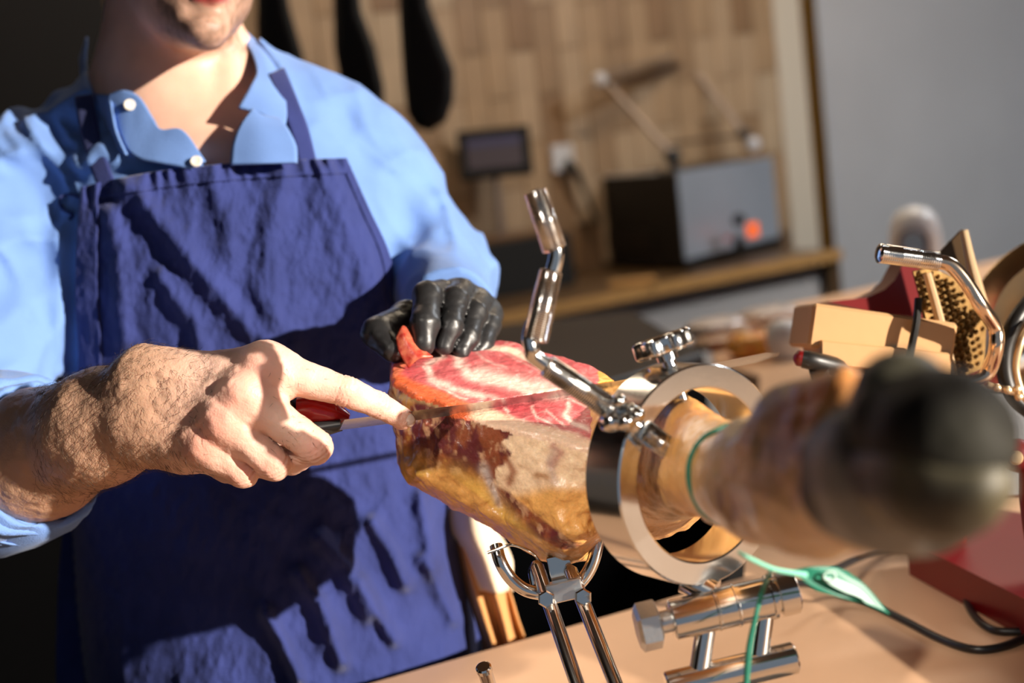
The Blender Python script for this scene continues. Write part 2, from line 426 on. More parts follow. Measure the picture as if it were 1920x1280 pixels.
# rear counter: dark top, wooden front edge, pale front panel
LB = (onwall(1572, 462, .62)[0]); LA = onwall(212, 100, .62)[0] + .02
ct = empty('rear_counter', WP(1.5, .3, 0), 'long rear counter with dark top, tan edge and pale front panel along the tiled wall', 'counter')
MCT = mat('dark_counter_top', lin(92, 70, 46), rough=.35, bump=.05)
MCE = mat('tan_edge', lin(196, 150, 92), rough=.4, bump=.1, bscale=50, cvar=.1)
MCP = mat('pale_panel', lin(225, 214, 205), rough=.5, bump=.1)
quad('counter_top', [WP(LA, .02, ZB), WP(LB, .02, ZB), WP(LB, .62, ZB), WP(LA, .62, ZB)], MCT, ct, None, .03, (0, 0, 1))
quad('front_edge', [WP(LA, .635, ZB + .002), WP(LB, .635, ZB + .002), WP(LB, .635, ZB - .032), WP(LA, .635, ZB - .032)], MCE, ct, None, .014, wn_)
quad('front_panel', [WP(LA, .58, 0.02), WP(LB - .05, .58, 0.02), WP(LB - .05, .58, ZB - .032), WP(LA, .58, ZB - .032)], MCP, ct, None, .5, wn_)
quad('end_panel', [WP(LB - .048, .62, 0.02), WP(LB, .62, 0.02), WP(LB, .62, ZB - .032), WP(LB - .048, .62, ZB - .032)], MCT, ct, None, .6, wn_)
# ------------------------------------------------------------------ the ham carver
def C(*a): return V(*a)
def trace(fn, px, py, d0=.9, d1=1.6, n=60):
    px = np.asarray(px, float).ravel(); py = np.asarray(py, float).ravel()
    ray = np.stack([(px - 960) / F, -(py - 640) / F, np.ones(len(px))], 1); t = np.full(len(px), d0)
    for _ in range(n):
        t = np.minimum(t + fn(ray * t[:, None]) * .8, d1)
    return t
f_torso_core = lambda p: smin(smin(ell(p, C(440, 470, 1.385), (.185, .175, .13)), ell(p, C(490, 850, 1.385), (.172, .26, .118)), .08),
                              ell(p, C(540, 1260, 1.385), (.175, .22, .125)), .08)
def f_shoulders(p):
    a = chain(p, [(C(70, 345, 1.40), .060), (C(230, 250, 1.405), .052), (C(330, 190, 1.41), .05), (C(450, 200, 1.41), .05), (C(590, 270, 1.405), .055), (C(680, 332, 1.40), .058)], .03)
    return a
def f_armL(p): return chain(p, [(C(684, 336, 1.40), .056), (C(806, 515, 1.38), .050), (C(850, 600, 1.21), .033)], .03)      # his left
def f_armR(p): return chain(p, [(C(60, 350, 1.385), .064), (C(-140, 880, 1.22), .066), (C(75, 852, 1.075), .054)], .03)   # his right
def folds(p):
    q = p @ np.array([[.9, .35, .2], [-.4, .9, .1], [0, .2, 1]]).T
    w = p + .02 * np.stack([noise(p * 9, 3), noise(p * 9, 4), noise(p * 9, 5)], 1)
    a = 1 - np.abs(noise(np.stack([w[:, 0] * 26 + w[:, 1] * 9, w[:, 1] * 7 - w[:, 0] * 4, w[:, 2] * 9], 1), 11)) * 2
    b = 1 - np.abs(noise(np.stack([w[:, 0] * 11 - w[:, 1] * 20, w[:, 1] * 9 + w[:, 0] * 12, w[:, 2] * 14], 1), 23)) * 2
    c = 1 - np.abs(noise(np.stack([w[:, 0] * 38 + w[:, 1] * 30, w[:, 1] * 12 - w[:, 0] * 16, w[:, 2] * 12], 1), 41)) * 2
    return np.clip(a, -.6, 1) * .5 + b * .4 + c * .22
APX = [(150, 335), (330, 300), (650, 285), (692, 390), (735, 480), (752, 580), (800, 720), (850, 900), (900, 1160), (930, 1450), (90, 1450), (105, 1000), (140, 700), (135, 450)]
VNECK = [(150, 60), (158, 110), (178, 185), (215, 235), (245, 285), (300, 262), (345, 262), (388, 312), (430, 312), (440, 258), (472, 215), (500, 175), (508, 130), (478, 62), (300, 0)]
def f_shirt(p):
    t = smin(f_torso_core(p), f_shoulders(p), .05); a = smin(f_armL(p), f_armR(p), .01)
    lo = sst(-.28, -.20, p[:, 0]); fo = folds(p); amp = .008 + .011 * (1 - lo) + .006 * sst(-.13, -.05, p[:, 0])
    x_, y_ = proj(p); amp = amp * (.08 + .92 * sst(-6, 30, poly2(x_, y_, APX)))
    d = smin(t, a, .018) - amp * fo * .8
    x, y = proj(p); c = poly2(x, y, VNECK) * p[:, 2] / F
    c = np.where(p[:, 2] > 1.46, .05, c)
    d = smax(d, -c, .004)
    ax = C(290, 755, .98) - C(75, 852, 1.075); ax /= np.linalg.norm(ax)          # sleeve end at the rolled cuff
    pl = (p - C(60, 858, 1.08)) @ ax
    d = np.where(p[:, 0] < -.25, smax(d, np.where(p[:, 2] < 1.16, pl, -1), .004), d)
    ax2 = C(850, 600, 1.21) - C(806, 515, 1.38); ax2 /= np.linalg.norm(ax2)
    pl2 = (p - C(846, 590, 1.225)) @ ax2
    return np.where((p[:, 0] > -.08) & (p[:, 2] < 1.3), np.maximum(d, pl2), d)

def f_head(p):
    sk = ell(p, C(338, -235, 1.335), (.080, .118, .102))
    jaw = smin(ell(p, C(358, -40, 1.305), (.058, .062, .066)), cone(p, C(362, 0, 1.275), C(386, 50, 1.236), .042, .021), .02)
    d = smin(sk, jaw, .035)
    d = smin(d, cone(p, C(392, -185, 1.235), C(404, -82, 1.213), .008, .0125), .014)            # nose
    d = smin(d, cone(p, C(384, -78, 1.222), C(424, -78, 1.226), .008, .008), .006)
    d = smin(d, chain(p, [(C(352, -22, 1.238), .004), (C(378, -27, 1.224), .0055), (C(405, -27, 1.222), .0055), (C(432, -22, 1.234), .004)], .004), .004)
    d = smin(d, chain(p, [(C(352, -16, 1.238), .004), (C(376, -4, 1.226), .0070), (C(406, -4, 1.224), .0070), (C(430, -15, 1.234), .004)], .004), .005)
    d = smax(d, -chain(p, [(C(358, 20, 1.222), .004), (C(415, 20, 1.220), .004)]), .012)
    for e in (352, 430): d = smax(d, -ell(p, C(e, -165, 1.232), (.016, .011, .012)), .012)
    d = smin(d, chain(p, [(C(325, -192, 1.245), .007), (C(375, -196, 1.236), .007)], .004), .01)
    d = smin(d, chain(p, [(C(412, -196, 1.236), .007), (C(455, -188, 1.25), .007)], .004), .01)
    d = smin(d, chain(p, [(C(186, -190, 1.355), .006), (C(178, -150, 1.36), .009), (C(184, -95, 1.35), .008), (C(196, -70, 1.34), .005)], .004), .006)
    d = smin(d, chain(p, [(C(502, -190, 1.345), .006), (C(508, -150, 1.35), .008), (C(500, -95, 1.345), .007)], .004), .006)
    return d
def f_skin(p):
    nk = chain(p, [(C(322, -60, 1.375), .062), (C(322, 120, 1.385), .062), (C(335, 240, 1.40), .066)], .03)
    ch = smin(smin(ell(p, C(430, 470, 1.387), (.17, .165, .12)), f_shoulders(p) + .008, .04), f_torso_core(p) + .012, .01)
    d = smin(nk, ch, .05); d = smin(d, f_head(p), .022)
    d = smin(d, cone(p, C(232, 95, 1.352), C(388, 262, 1.318), .010, .007), .016)
    d = smin(d, cone(p, C(440, 100, 1.345), C(424, 262, 1.318), .009, .007), .016)
    d = smin(d, cone(p, C(330, 272, 1.322), C(392, 280, 1.300), .006, .008), .018)
    d = smin(d, cone(p, C(425, 282, 1.300), C(500, 262, 1.325), .008, .006), .018)
    d = smin(d, cone(p, C(372, 150, 1.333), C(385, 185, 1.328), .008, .006), .014)     # throat
    return smin(d, smin(f_armL(p) + .008, np.where(p[:, 2] < 1.12, .05, f_armR(p) + .012), .01), .01)
# right hand: knuckles, finger chains
M_I, M_M, M_R, M_P = C(498, 690, .957), C(462, 742, .946), C(424, 790, .947), C(388, 834, .957)
IDX = [(M_I, .0145), (C(648, 734, .955), .0104), (C(708, 758, .967), .0090), (C(752, 784, .978), .0080)]
MID = [(M_M, .0135), (C(592, 838, .945), .0113), (C(545, 862, .975), .0098), (C(500, 840, .99), .0085)]
RNG = [(M_R, .0125), (C(515, 870, .952), .0106), (C(478, 868, .98), .0092), (C(450, 850, .993), .008)]
PNK = [(M_P, .0118), (C(456, 886, .962), .0098), (C(425, 880, .987), .0084), (C(405, 868, .998), .0075)]
THB = [(C(330, 770, .99), .016), (C(420, 770, 1.012), .0145), (C(500, 800, 1.018), .0115), (C(562, 800, 1.012), .009)]
WR = C(288, 762, .985)
def f_arm(p):
    fa = chain(p, [(C(-20, 905, 1.12), .047), (C(75, 852, 1.075), .0455), (C(190, 800, 1.02), .038), (WR, .0325)], .02)
    fa = smin(fa, cone(p, C(270, 700, .985), C(330, 712, .975), .019, .016), .02)
    fa = smin(fa, cone(p, C(275, 805, .985), C(330, 815, .985), .018, .016), .02)
    d = fa
    for m, r, k in ((M_I, .0155, 0), (M_M, .0150, 1), (M_R, .0140, 2), (M_P, .0130, 3)):
        a = WR + (m - WR) * .12 + np.array([0, (1.5 - k) * .006, 0.004])
        d = smin(d, cone(p, a + [0, 0, .003], m + [0, 0, .006], .0215, r + .001), .018)
    d = smin(d, chain(p, [(WR + [0.01, -.02, .012], .018), (C(360, 820, .985), .019), (C(430, 800, .98), .016)], .01), .02)
    d = smin(d, chain(p, THB, .008), .014)
    for m, r in ((M_I, .0125), (M_M, .0125), (M_R, .0115), (M_P, .0105)): d = smin(d, np.linalg.norm(p - m + [0, -.002, .0035], axis=1) - r, .008)
    fs = [chain(p, q, .003) for q in (IDX, MID, RNG, PNK)]
    web = [smin(d, f, .012) for f in fs]
    d = web[0]
    for w in web[1:]: d = np.minimum(d, w)
    for a, b, r in ((M_I, M_M, .010), (M_M, M_R, .0095), (M_R, M_P, .009)):          # webs between the fingers
        c = (a + b) / 2 + np.array([.010, -.006, .006]); d = smin(d, np.linalg.norm(p - c, axis=1) - r, .012)
    near = np.abs(d) < .0035
    if near.any():
        q = p[near]; e = np.zeros(len(q))
        def crease(ch, i, off, s=.0007, amp=.0007):        # skin folds across a finger joint
            a = ch[i][0]; t = ch[min(i + 1, len(ch) - 1)][0] - ch[i - 1][0]; t = t / np.linalg.norm(t)
            x = (q - a) @ t - off; rr = np.linalg.norm(q - a - np.outer((q - a) @ t, t), axis=1)
            return amp * np.exp(-(x / s) ** 2) * (rr < .02) * (np.linalg.norm(q - a, axis=1) < .02)
        for o_ in (-.0045, -.002, .0005, .003): e += crease(IDX, 1, o_ + .0006 * noise(q * 300, 5), .0007, .0009)
        for o_ in (-.001, .0015): e += crease(IDX, 2, o_ + .0005 * noise(q * 300, 6), .0006, .0008)
        for ch in (MID, RNG, PNK):
            for o_ in (-.004, -.001, .002): e += crease(ch, 1, o_, .0007, .0005)
        e -= .0022 * np.exp(-((q - (IDX[1][0] + [0, .001, -.008])) ** 2).sum(1) / .007 ** 2)
        wr = noise(np.stack([q[:, 0] * 420 + q[:, 1] * 160, q[:, 1] * 420 - q[:, 0] * 100, q[:, 2] * 300], 1), 9)
        e += .00012 * wr + .0009 * fbm(q * 70, 3, 31)
        for a, b in ((WR, M_I), (WR, M_M), (WR, M_R), (WR, M_P)):                     # tendons
            t = (b - a); L2 = t @ t; s = np.clip((q - a) @ t / L2, 0, 1); dd = np.linalg.norm((q - a - s[:, None] * t)[:, :2], axis=1)
            e -= .0022 * np.exp(-(dd / .005) ** 2) * sst(.25, .5, s) * (1 - sst(.8, 1, s))
        for vein in ([(300, 700), (380, 720), (440, 690)], [(330, 760), (390, 750), (430, 712)], [(330, 820), (370, 790), (400, 760)]):
            x, y = proj(q); e -= .0010 * np.exp(-(polyline(x, y, vein) / 7) ** 2)
        nl = NAILC; qq = (q - nl[0]) @ nl[1].T; e += .0009 * np.exp(-np.abs(np.maximum(np.abs(qq[:, 0]) / .0068, np.abs(qq[:, 1]) / .0054) - 1) / .07) * (qq[:, 2] > 0)
        d[near] += e
    return d
# nail frame at the index tip
_t = IDX[3][0] - IDX[2][0]; _t /= np.linalg.norm(_t)
_n = np.array([.34, .28, -1.0]); _n -= _t * (_n @ _t); _n /= np.linalg.norm(_n); _s = np.cross(_n, _t)
NAILC = (IDX[3][0] + _n * .0074 + _t * .0012, np.array([_t, _s, _n]))

person = empty('person', (P(450, 640, 1.39)[0], P(450, 640, 1.39)[1], 0), 'man in blue shirt and navy apron carving ham, one hand bare, the other gloved black', 'person')
vb, fb = surf(f_skin, (-.52, -.42, 1.08), (.05, .585, 1.56), .0055)
va, fa_ = surf(f_arm, (-.48, -.16, .90), (-.06, .02, 1.17), .00125, steps=2, margin=.004)
def skin_col(v, hand):
    x, y = proj(v); base = np.array([.78, .50, .39]); c = np.tile(base, (len(v), 1))
    n1 = fbm(v * 60, 4, 2)[:, None]; c *= 1 + .10 * n1
    def spot(p, r, amt, cc=(.78, .26, .19)):
        nonlocal c
        w = (amt * np.exp(-((v - p) ** 2).sum(1) / r ** 2))[:, None]; c = c * (1 - w) + np.array(cc) * w
    if hand:
        w = sst(420, 250, x)[:, None] * .62; c = c * (1 - w) + np.array([.46, .25, .13]) * w      # tanned forearm, with wrist shade painted into the skin
        for m in (M_I, M_M, M_R, M_P): spot(m + [0, 0, -.012], .014, .5)
        for ch in (IDX, MID, RNG, PNK): spot(ch[1][0] + [0, 0, -.008], .009, .5)
        spot(IDX[3][0], .014, .35); spot(IDX[2][0] + [0, 0, -.006], .008, .3)
        for m in (M_I, M_M, M_R): spot(m + [.012, -.012, 0], .010, .25)
    else:
        c = c * np.array([.94, .90, .86])
        lips = np.minimum(((x - 392) / 44) ** 2 + ((y + 12) / 20) ** 2, 4); w = sst(1.2, .8, lips) * (v[:, 2] < 1.245); c = c * (1 - w[:, None]) + np.array([.42, .06, .06]) * w[:, None]
        beard = sst(-60, -20, y) * sst(118, 84, y) * (v[:, 2] < 1.35) * (1 - w) * sst(-.33, -.30, v[:, 0])
        st = np.clip(.45 + .55 * noise(v * 420, 8) + .3 * noise(v * 170, 9), 0, 1); b = (beard * (.35 + .5 * st))[:, None]
        c = c * (1 - b) + np.array([.10, .055, .03]) * b
        br = ((np.abs(y + 200) < 12) & (x > 315) & (x < 462) & (v[:, 2] < 1.26)); c[br] = (.06, .035, .02)
    return np.clip(c, .01, 1)
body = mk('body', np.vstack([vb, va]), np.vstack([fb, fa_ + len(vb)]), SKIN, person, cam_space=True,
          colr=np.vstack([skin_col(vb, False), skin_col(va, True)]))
# nail as its own little plate
g = np.zeros((9, 9, 3))
for i in range(9):
    for j in range(9):
        a = (i / 8 - .5) * 2; b = (j / 8 - .5) * 2; rr = 1 - .12 * abs(a) ** 3
        px = a * .0062 * (1 - .14 * b * b); py = b * .0050 * (1 - .16 * a * a if a > 0 else 1 - .30 * a * a); pz = -.0021 * b * b - .0011 * a * a
        g[i, j] = NAILC[0] + NAILC[1].T @ np.array([px, py, pz + .0011])
NAIL = mat('nail', (.80, .55, .46), rough=.22, coat=.5, sss=.2)
nl_ = grid_sheet('fingernail', g, NAIL, body, .0005)

# arm hair
rs = np.random.RandomState(3); x, y = proj(va)
def hair(name, cand, nrm_src, n, L, r, cdir, m, parent):
    vs = []; fs = []; ids = rs.choice(cand, n); e = .001; q = va[ids]
    GR_ = np.stack([nrm_src(q + np.eye(3)[k] * e) - nrm_src(q - np.eye(3)[k] * e) for k in range(3)], 1)
    for p0, nn in zip(q, GR_):
        nn = nn / (np.linalg.norm(nn) + 1e-9)
        d = np.array(cdir) + rs.randn(3) * .45; d -= nn * (d @ nn); d /= np.linalg.norm(d); ll = L * rs.uniform(.5, 1.15); s = np.cross(d, nn); b = len(vs)
        c1 = p0 + d * ll * .5 + nn * ll * .22; c2 = p0 + d * ll + nn * ll * .25 + s * ll * rs.uniform(-.3, .3)
        vs += [p0 - s * r, p0 + s * r, p0 + nn * r * 1.4, c1 - s * r * .8, c1 + s * r * .8, c1 + nn * r, c2]
        fs += [(b, b + 1, b + 4, b + 3), (b + 1, b + 2, b + 5, b + 4), (b + 2, b, b + 3, b + 5), (b + 3, b + 4, b + 6), (b + 4, b + 5, b + 6), (b + 5, b + 3, b + 6)]
    return mk(name, vs, fs, m, parent, True, True)
HAIR = mat('body_hair', (.055, .03, .018), rough=.5)
def arm_n(p): return f_arm(p)
cand = np.where((x > 60) & (x < 400) & (va[:, 2] < 1.08) & (y < 940) & (y > 640) & (rs.rand(len(x)) < sst(430, 300, x) * .9 + .05))[0]
tag(hair('arm_hair', cand, arm_n, 2400, .0085, .00011, (.5, -.75, 0), HAIR, body), kind='stuff')
cand = np.where((x > 500) & (x < 640) & (y > 680) & (y < 850) & (va[:, 2] < .97))[0]
tag(hair('finger_hair', cand, arm_n, 110, .0055, .00009, (.6, -.7, 0), HAIR, body), kind='stuff')

# hair on the head and eyes (above the frame, seen only from elsewhere)
HD = mat('dark_hair', (.03, .018, .012), rough=.55, bump=.6, bscale=160)
def f_hair(p):
    d = f_head(p) - .007; cut = (p - C(392, -290, 1.25)) @ np.array([.05, -.80, -.60]); side = (p[:, 2] - 1.33) * -.6 - (p[:, 1] - .36) * .5
    return smax(smax(d + .004 * fbm(p * 60, 3, 3), cut - .012, .01), -(p[:, 1] - .29), .02)
vh, fh = surf(f_hair, (-.44, .26, 1.18), (-.17, .60, 1.50), .005); mk('hair', vh, fh, HD, person, cam_space=True)
EYE = mat('eye_white', (.8, .78, .75), rough=.1); IRI = mat('iris', (.06, .03, .015), rough=.1)
for e in (352, 430):
    b = MB(); b.lathe(C(e, -165, 1.2485), (0, 0, -1), [(-.011 * math.cos(t), .0001 + .011 * math.sin(t)) for t in np.linspace(0, math.pi, 12)], 20)
    ey = b.obj('eyeball', EYE, person, True, 180)
    b = MB(); b.lathe(C(e, -165, 1.2485), (0, -.1, -1), [(.0070, .0052), (.0087, .0035), (.0091, .0001)], 16); b.obj('iris', IRI, ey, True, 180)

# shirt
vs_, fs_ = surf(f_shirt, (-.62, -.42, 1.0), (.06, .32, 1.58), .0046)
shirt = mk('shirt', vs_, fs_, SHIRT, person, cam_space=True)
# rolled cuff on his right arm
axc = C(290, 755, .98) - C(75, 852, 1.075); axc /= np.linalg.norm(axc); cc = C(70, 855, 1.078)
b = MB(); prof = [(-.085, .060), (-.05, .0615), (-.012, .0600), (.002, .0560), (.0045, .0535), (.002, .0505), (-.02, .0495)]
n = 72; rows = []
a = np.cross(axc, [0, 1, 0]); a /= np.linalg.norm(a); bb = np.cross(axc, a)
gv = []
for k, (h_, r_) in enumerate(prof):
    ring = []
    for i in range(n):
        t = 2 * math.pi * i / n; w = .0016 * math.sin(5 * t + .7 * k) + .0012 * math.sin(11 * t + 1.3 * k)
        hh = h_ + .003 * math.sin(2 * t + 1); rr = r_ + w
        ring.append(cc + axc * hh + (a * math.cos(t) * 1.0 + bb * math.sin(t) * 1.03) * rr)
    gv += ring
m_ = len(prof); ff = [(i * n + k, i * n + (k + 1) % n, (i + 1) * n + (k + 1) % n, (i + 1) * n + k) for i in range(m_ - 1) for k in range(n)]
cuff = mk('rolled_cuff', gv, ff, SHIRT, shirt, cam_space=True)
b = MB(); b.tube([cc + axc * (-.03) + (a * math.cos(t) + bb * math.sin(t)) * .0618 for t in np.linspace(0, 6.283, 60)], .0009, 6); b.obj('cuff_seam', SHIRT, shirt, True)
# collar leaves, bands, placket
patch('collar_leaf', [[(C(165, 70, 1.43)), C(163, 120, 1.40), C(178, 172, 1.35), C(206, 180, 1.305), C(214, 215, 1.28)],
                      [C(158, 92, 1.435), C(158, 150, 1.405), C(178, 205, 1.35), C(205, 222, 1.300), C(222, 250, 1.272)],
                      [C(152, 110, 1.44), C(160, 190, 1.40), C(185, 238, 1.345), C(212, 268, 1.292), C(240, 290, 1.262)]], SHIRT, shirt, .0022)
patch('collar_stand', [[C(206, 178, 1.300), C(232, 170, 1.292), C(262, 182, 1.284), C(288, 222, 1.274), C(304, 244, 1.266), C(345, 246, 1.258), C(386, 304, 1.248)],
                       [C(206, 200, 1.298), C(232, 205, 1.287), C(255, 228, 1.278), C(275, 258, 1.268), C(300, 272, 1.260), C(335, 275, 1.255), C(370, 310, 1.246)],
                       [C(214, 230, 1.292), C(228, 252, 1.280), C(243, 285, 1.268), C(265, 300, 1.260), C(295, 306, 1.253), C(330, 312, 1.248), C(360, 318, 1.244)]], SHIRT, shirt, .0022)
patch('collar_leaf', [[C(446, 62, 1.40), C(470, 92, 1.350), C(482, 132, 1.315), C(470, 160, 1.290), C(447, 200, 1.270)],
                      [C(454, 58, 1.405), C(490, 96, 1.350), C(508, 146, 1.312), C(506, 186, 1.284), C(494, 214, 1.268)],
                      [C(460, 56, 1.41), C(508, 106, 1.358), C(530, 160, 1.315), C(538, 208, 1.282), C(534, 246, 1.262)]], SHIRT, shirt, .0022)
patch('placket', [[C(433, 310, 1.243), C(438, 270, 1.250), C(452, 236, 1.258), C(474, 206, 1.270)],
                  [C(495, 308, 1.236), C(492, 275, 1.243), C(490, 245, 1.252), C(492, 218, 1.268)],
                  [C(558, 306, 1.240), C(556, 276, 1.247), C(542, 248, 1.256), C(526, 226, 1.272)]], SHIRT, shirt, .0022)
BTN = mat('shirt_button', (.75, .7, .6), rough=.3)
for q, nn in ((C(243, 197, 1.281), (.2, .1, -1)), (C(495, 172, 1.312), (-.1, .1, -1)), (C(368, 303, 1.242), (0, .3, -1))):
    b = MB(); b.lathe(q, nn, [(0, .0048), (.0012, .0052), (.0020, .0044), (.0016, .0030), (.0014, .0001)], 20); b.obj('button', BTN, shirt, True)

# apron laid over the torso
def f_ap(p): return smin(f_torso_core(p), f_shoulders(p), .05) - .010
nu, nv = 230, 330
Lp = spline(np.array([(150, 352), (143, 450), (141, 560), (146, 680), (135, 800), (125, 930), (110, 1080), (105, 1250), (110, 1420)], float), 41)
Rp = spline(np.array([(650, 296), (692, 390), (732, 480), (748, 580), (786, 720), (836, 880), (866, 1010), (896, 1160), (925, 1420)], float), 41)
nv = len(Lp); u = np.linspace(0, 1, nu)[None, :]; tv = np.linspace(0, 1, nv)[:, None]
bul = -16 * np.sin(np.pi * u ** .8) * np.exp(-tv * 8)
GX = Lp[:, :1] * (1 - u) + Rp[:, :1] * u; GY = Lp[:, 1:] * (1 - u) + Rp[:, 1:] * u + bul
dep = trace(f_ap, GX, GY, 1.0, 1.40)
def ridge(pts, w, a):
    return a * np.exp(-(polyline(GX.ravel(), GY.ravel(), pts) / w) ** 2)
dz = (ridge([(245, 352), (330, 452), (420, 560), (500, 650)], 22, .009) + ridge([(530, 330), (505, 450), (500, 560), (540, 650)], 30, .009)
      + ridge([(610, 320), (650, 420), (690, 520), (705, 620)], 34, .008) + ridge([(205, 400), (222, 500), (230, 640)], 22, .007)
      + ridge([(400, 330), (430, 420), (430, 500)], 26, .004) + ridge([(300, 520), (360, 600), (380, 680)], 18, .006)
      + ridge([(640, 1240), (600, 1130), (560, 1080)], 18, .012) + ridge([(560, 1270), (530, 1200), (500, 1150)], 16, .012) + ridge([(690, 1150), (650, 1060), (600, 1010)], 20, .012)
      + ridge([(760, 1090), (730, 1030), (700, 980)], 18, .011) + ridge([(815, 1060), (800, 990), (790, 930)], 16, .010)
      + ridge([(850, 1160), (820, 1090), (790, 1050)], 16, .010) + ridge([(740, 1200), (700, 1130), (680, 1090)], 16, .010))
gp = np.stack([GX.ravel() / 160, GY.ravel() / 260, np.zeros(GX.size)], 1)
dz += .004 * fbm(gp * 1.6, 4, 40) + .0012 * fbm(gp * 9, 3, 41)
topm = np.exp(-(tv * nv / 14) ** 2) * np.ones_like(u); dz += (.0022 * topm * np.sin(u * 95 + 2 * np.sin(u * 21))).ravel() * 1.0
dep = np.minimum(dep, 1.40) - np.where(dz > 0, dz * 1.45, dz)
edge = np.minimum(u, 1 - u) * np.ones((nv, 1)); 
g = np.stack([(GX.ravel() - 960) / F * dep, -(GY.ravel() - 640) / F * dep, dep], 1).reshape(nv, nu, 3)
apron = grid_sheet('apron', g, APRON, person, -.0016)
hem = g[:13].copy(); hem = hem * (1 - .0028 / 1.25); grid_sheet('top_hem', hem, APRON, apron, -.0012)
sh = g[3:150, :17].copy() * (1 - .0030 / 1.25); grid_sheet('side_hem', sh, APRON, apron, -.0012)
sh = g[2:150, -7:].copy() * (1 - .0024 / 1.25); grid_sheet('side_hem', sh, APRON, apron, -.0012)
def strap(name, pts, wpx, lift=.003, par=None):
    c = spline(np.array(pts, float), 10); t = np.gradient(c, axis=0); nn = np.stack([-t[:, 1], t[:, 0]], 1); nn /= np.linalg.norm(nn, axis=1)[:, None]
    k = np.linspace(-.5, .5, 7); X = c[:, 0][:, None] + nn[:, 0][:, None] * k * wpx; Y = c[:, 1][:, None] + nn[:, 1][:, None] * k * wpx
    d = trace(f_ap, X, Y, 1.0, 1.43) - lift
    g = np.stack([(X.ravel() - 960) / F * d, -(Y.ravel() - 640) / F * d, d], 1).reshape(len(c), 7, 3)
    return grid_sheet(name, g, APRON, par or apron, .0016)
strap('neck_strap', [(578, 305), (563, 245), (546, 200), (530, 160), (518, 132)], 32, .002)
strap('neck_strap', [(200, 350), (182, 300), (168, 250), (160, 205), (156, 178)], 34, .002)
_q = np.array([(156, 376), (140, 366), (122, 366), (112, 376), (118, 392), (136, 402), (130, 412)], float); _d = trace(f_shirt, _q[:, 0], _q[:, 1], 1.1, 1.45) - .003
b = MB(); b.tube(spline([C(a_[0], a_[1], dd_) for a_, dd_ in zip(_q, _d)], 8), .0016, 8); b.obj('tie_string', APRON, apron, True)

# legs and shoes below the worktop
TR = mat('dark_trousers', (.015, .016, .02), rough=.8, bump=.3, bscale=300); SHO = mat('black_shoe', (.01, .01, .01), rough=.35)
bx, by = P(520, 1260, 1.385)[:2]
def w2c(p): return (np.asarray(p, float) - CAM) @ R3.T
for s_, nm in ((-1, 'trouser_leg'), (1, 'trouser_leg')):
    x0 = bx + s_ * .095
    f_ = lambda p: chain(p, [(w2c((x0 * .9 + bx * .1, by + .04, .84)), .085), (w2c((x0, by - .01, .5)), .075), (w2c((x0, by + .02, .1)), .062)], .04)
    c0 = w2c((x0, by, .5)); v_, f2 = surf(f_, c0 - [.25, .65, .25], c0 + [.25, .65, .25], .012); mk(nm, v_, f2, TR, person, cam_space=True)
    f_ = lambda p: smin(cone(p, w2c((x0, by + .03, .05)), w2c((x0, by - .16, .038)), .045, .036), cone(p, w2c((x0, by + .03, .05)), w2c((x0, by + .02, .12)), .045, .045), .02)
    c0 = w2c((x0, by - .06, .06)); v_, f2 = surf(f_, c0 - .2, c0 + .2, .007); mk('shoe', v_, f2, SHO, person, cam_space=True)

# black glove on his left hand
GI = [(C(826, 556, 1.150), .0135), (C(801, 556, 1.098), .0112), (C(797, 606, 1.078), .0103), (C(795, 646, 1.074), .0088)]
GM = [(C(864, 552, 1.160), .0130), (C(853, 562, 1.112), .0104), (C(845, 612, 1.092), .0090), (C(832, 648, 1.088), .0078)]
GR = [(C(896, 570, 1.170), .0125), (C(890, 586, 1.122), .0098), (C(878, 632, 1.104), .0085), (C(864, 658, 1.097), .0073)]
GP = [(C(918, 590, 1.175), .0110), (C(918, 608, 1.136), .0088), (C(905, 646, 1.118), .0078), (C(890, 664, 1.110), .0068)]
GT = [(C(815, 592, 1.18), .0165), (C(762, 598, 1.130), .0140), (C(708, 624, 1.092), .0118), (C(736, 656, 1.078), .0095)]
def f_glove(p):
    wr = C(868, 606, 1.235); d = chain(p, [(wr + [0, 0, .03], .031), (wr, .029)], .01)
    for ch in (GI, GM, GR, GP): d = smin(d, cone(p, wr, ch[0][0] + [0, 0, .006], .022, ch[0][1]), .012)
    d = smin(d, chain(p, GT, .006), .010)
    fs = [chain(p, ch, .005) for ch in (GI, GM, GR, GP)]
    d2 = fs[0]
    for e in fs[1:]: d2 = smin(d2, e, .0012)
    d = smin(d, d2, .004)
    x = noise(np.stack([p[:, 0] * 60, p[:, 1] * 190, p[:, 2] * 120], 1), 5)
    return d + .0005 * fbm(p * 90, 3, 77) + .0004 * (1 - np.abs(x) * 2)
vg, fg = surf(f_glove, (-.12, -.035, 1.05), (.01, .06, 1.27), .0017)
glove = mk('black_glove', vg, fg, GLOVE, person, cam_space=True); glove['label'] = 'thin black nitrile glove on his left hand'
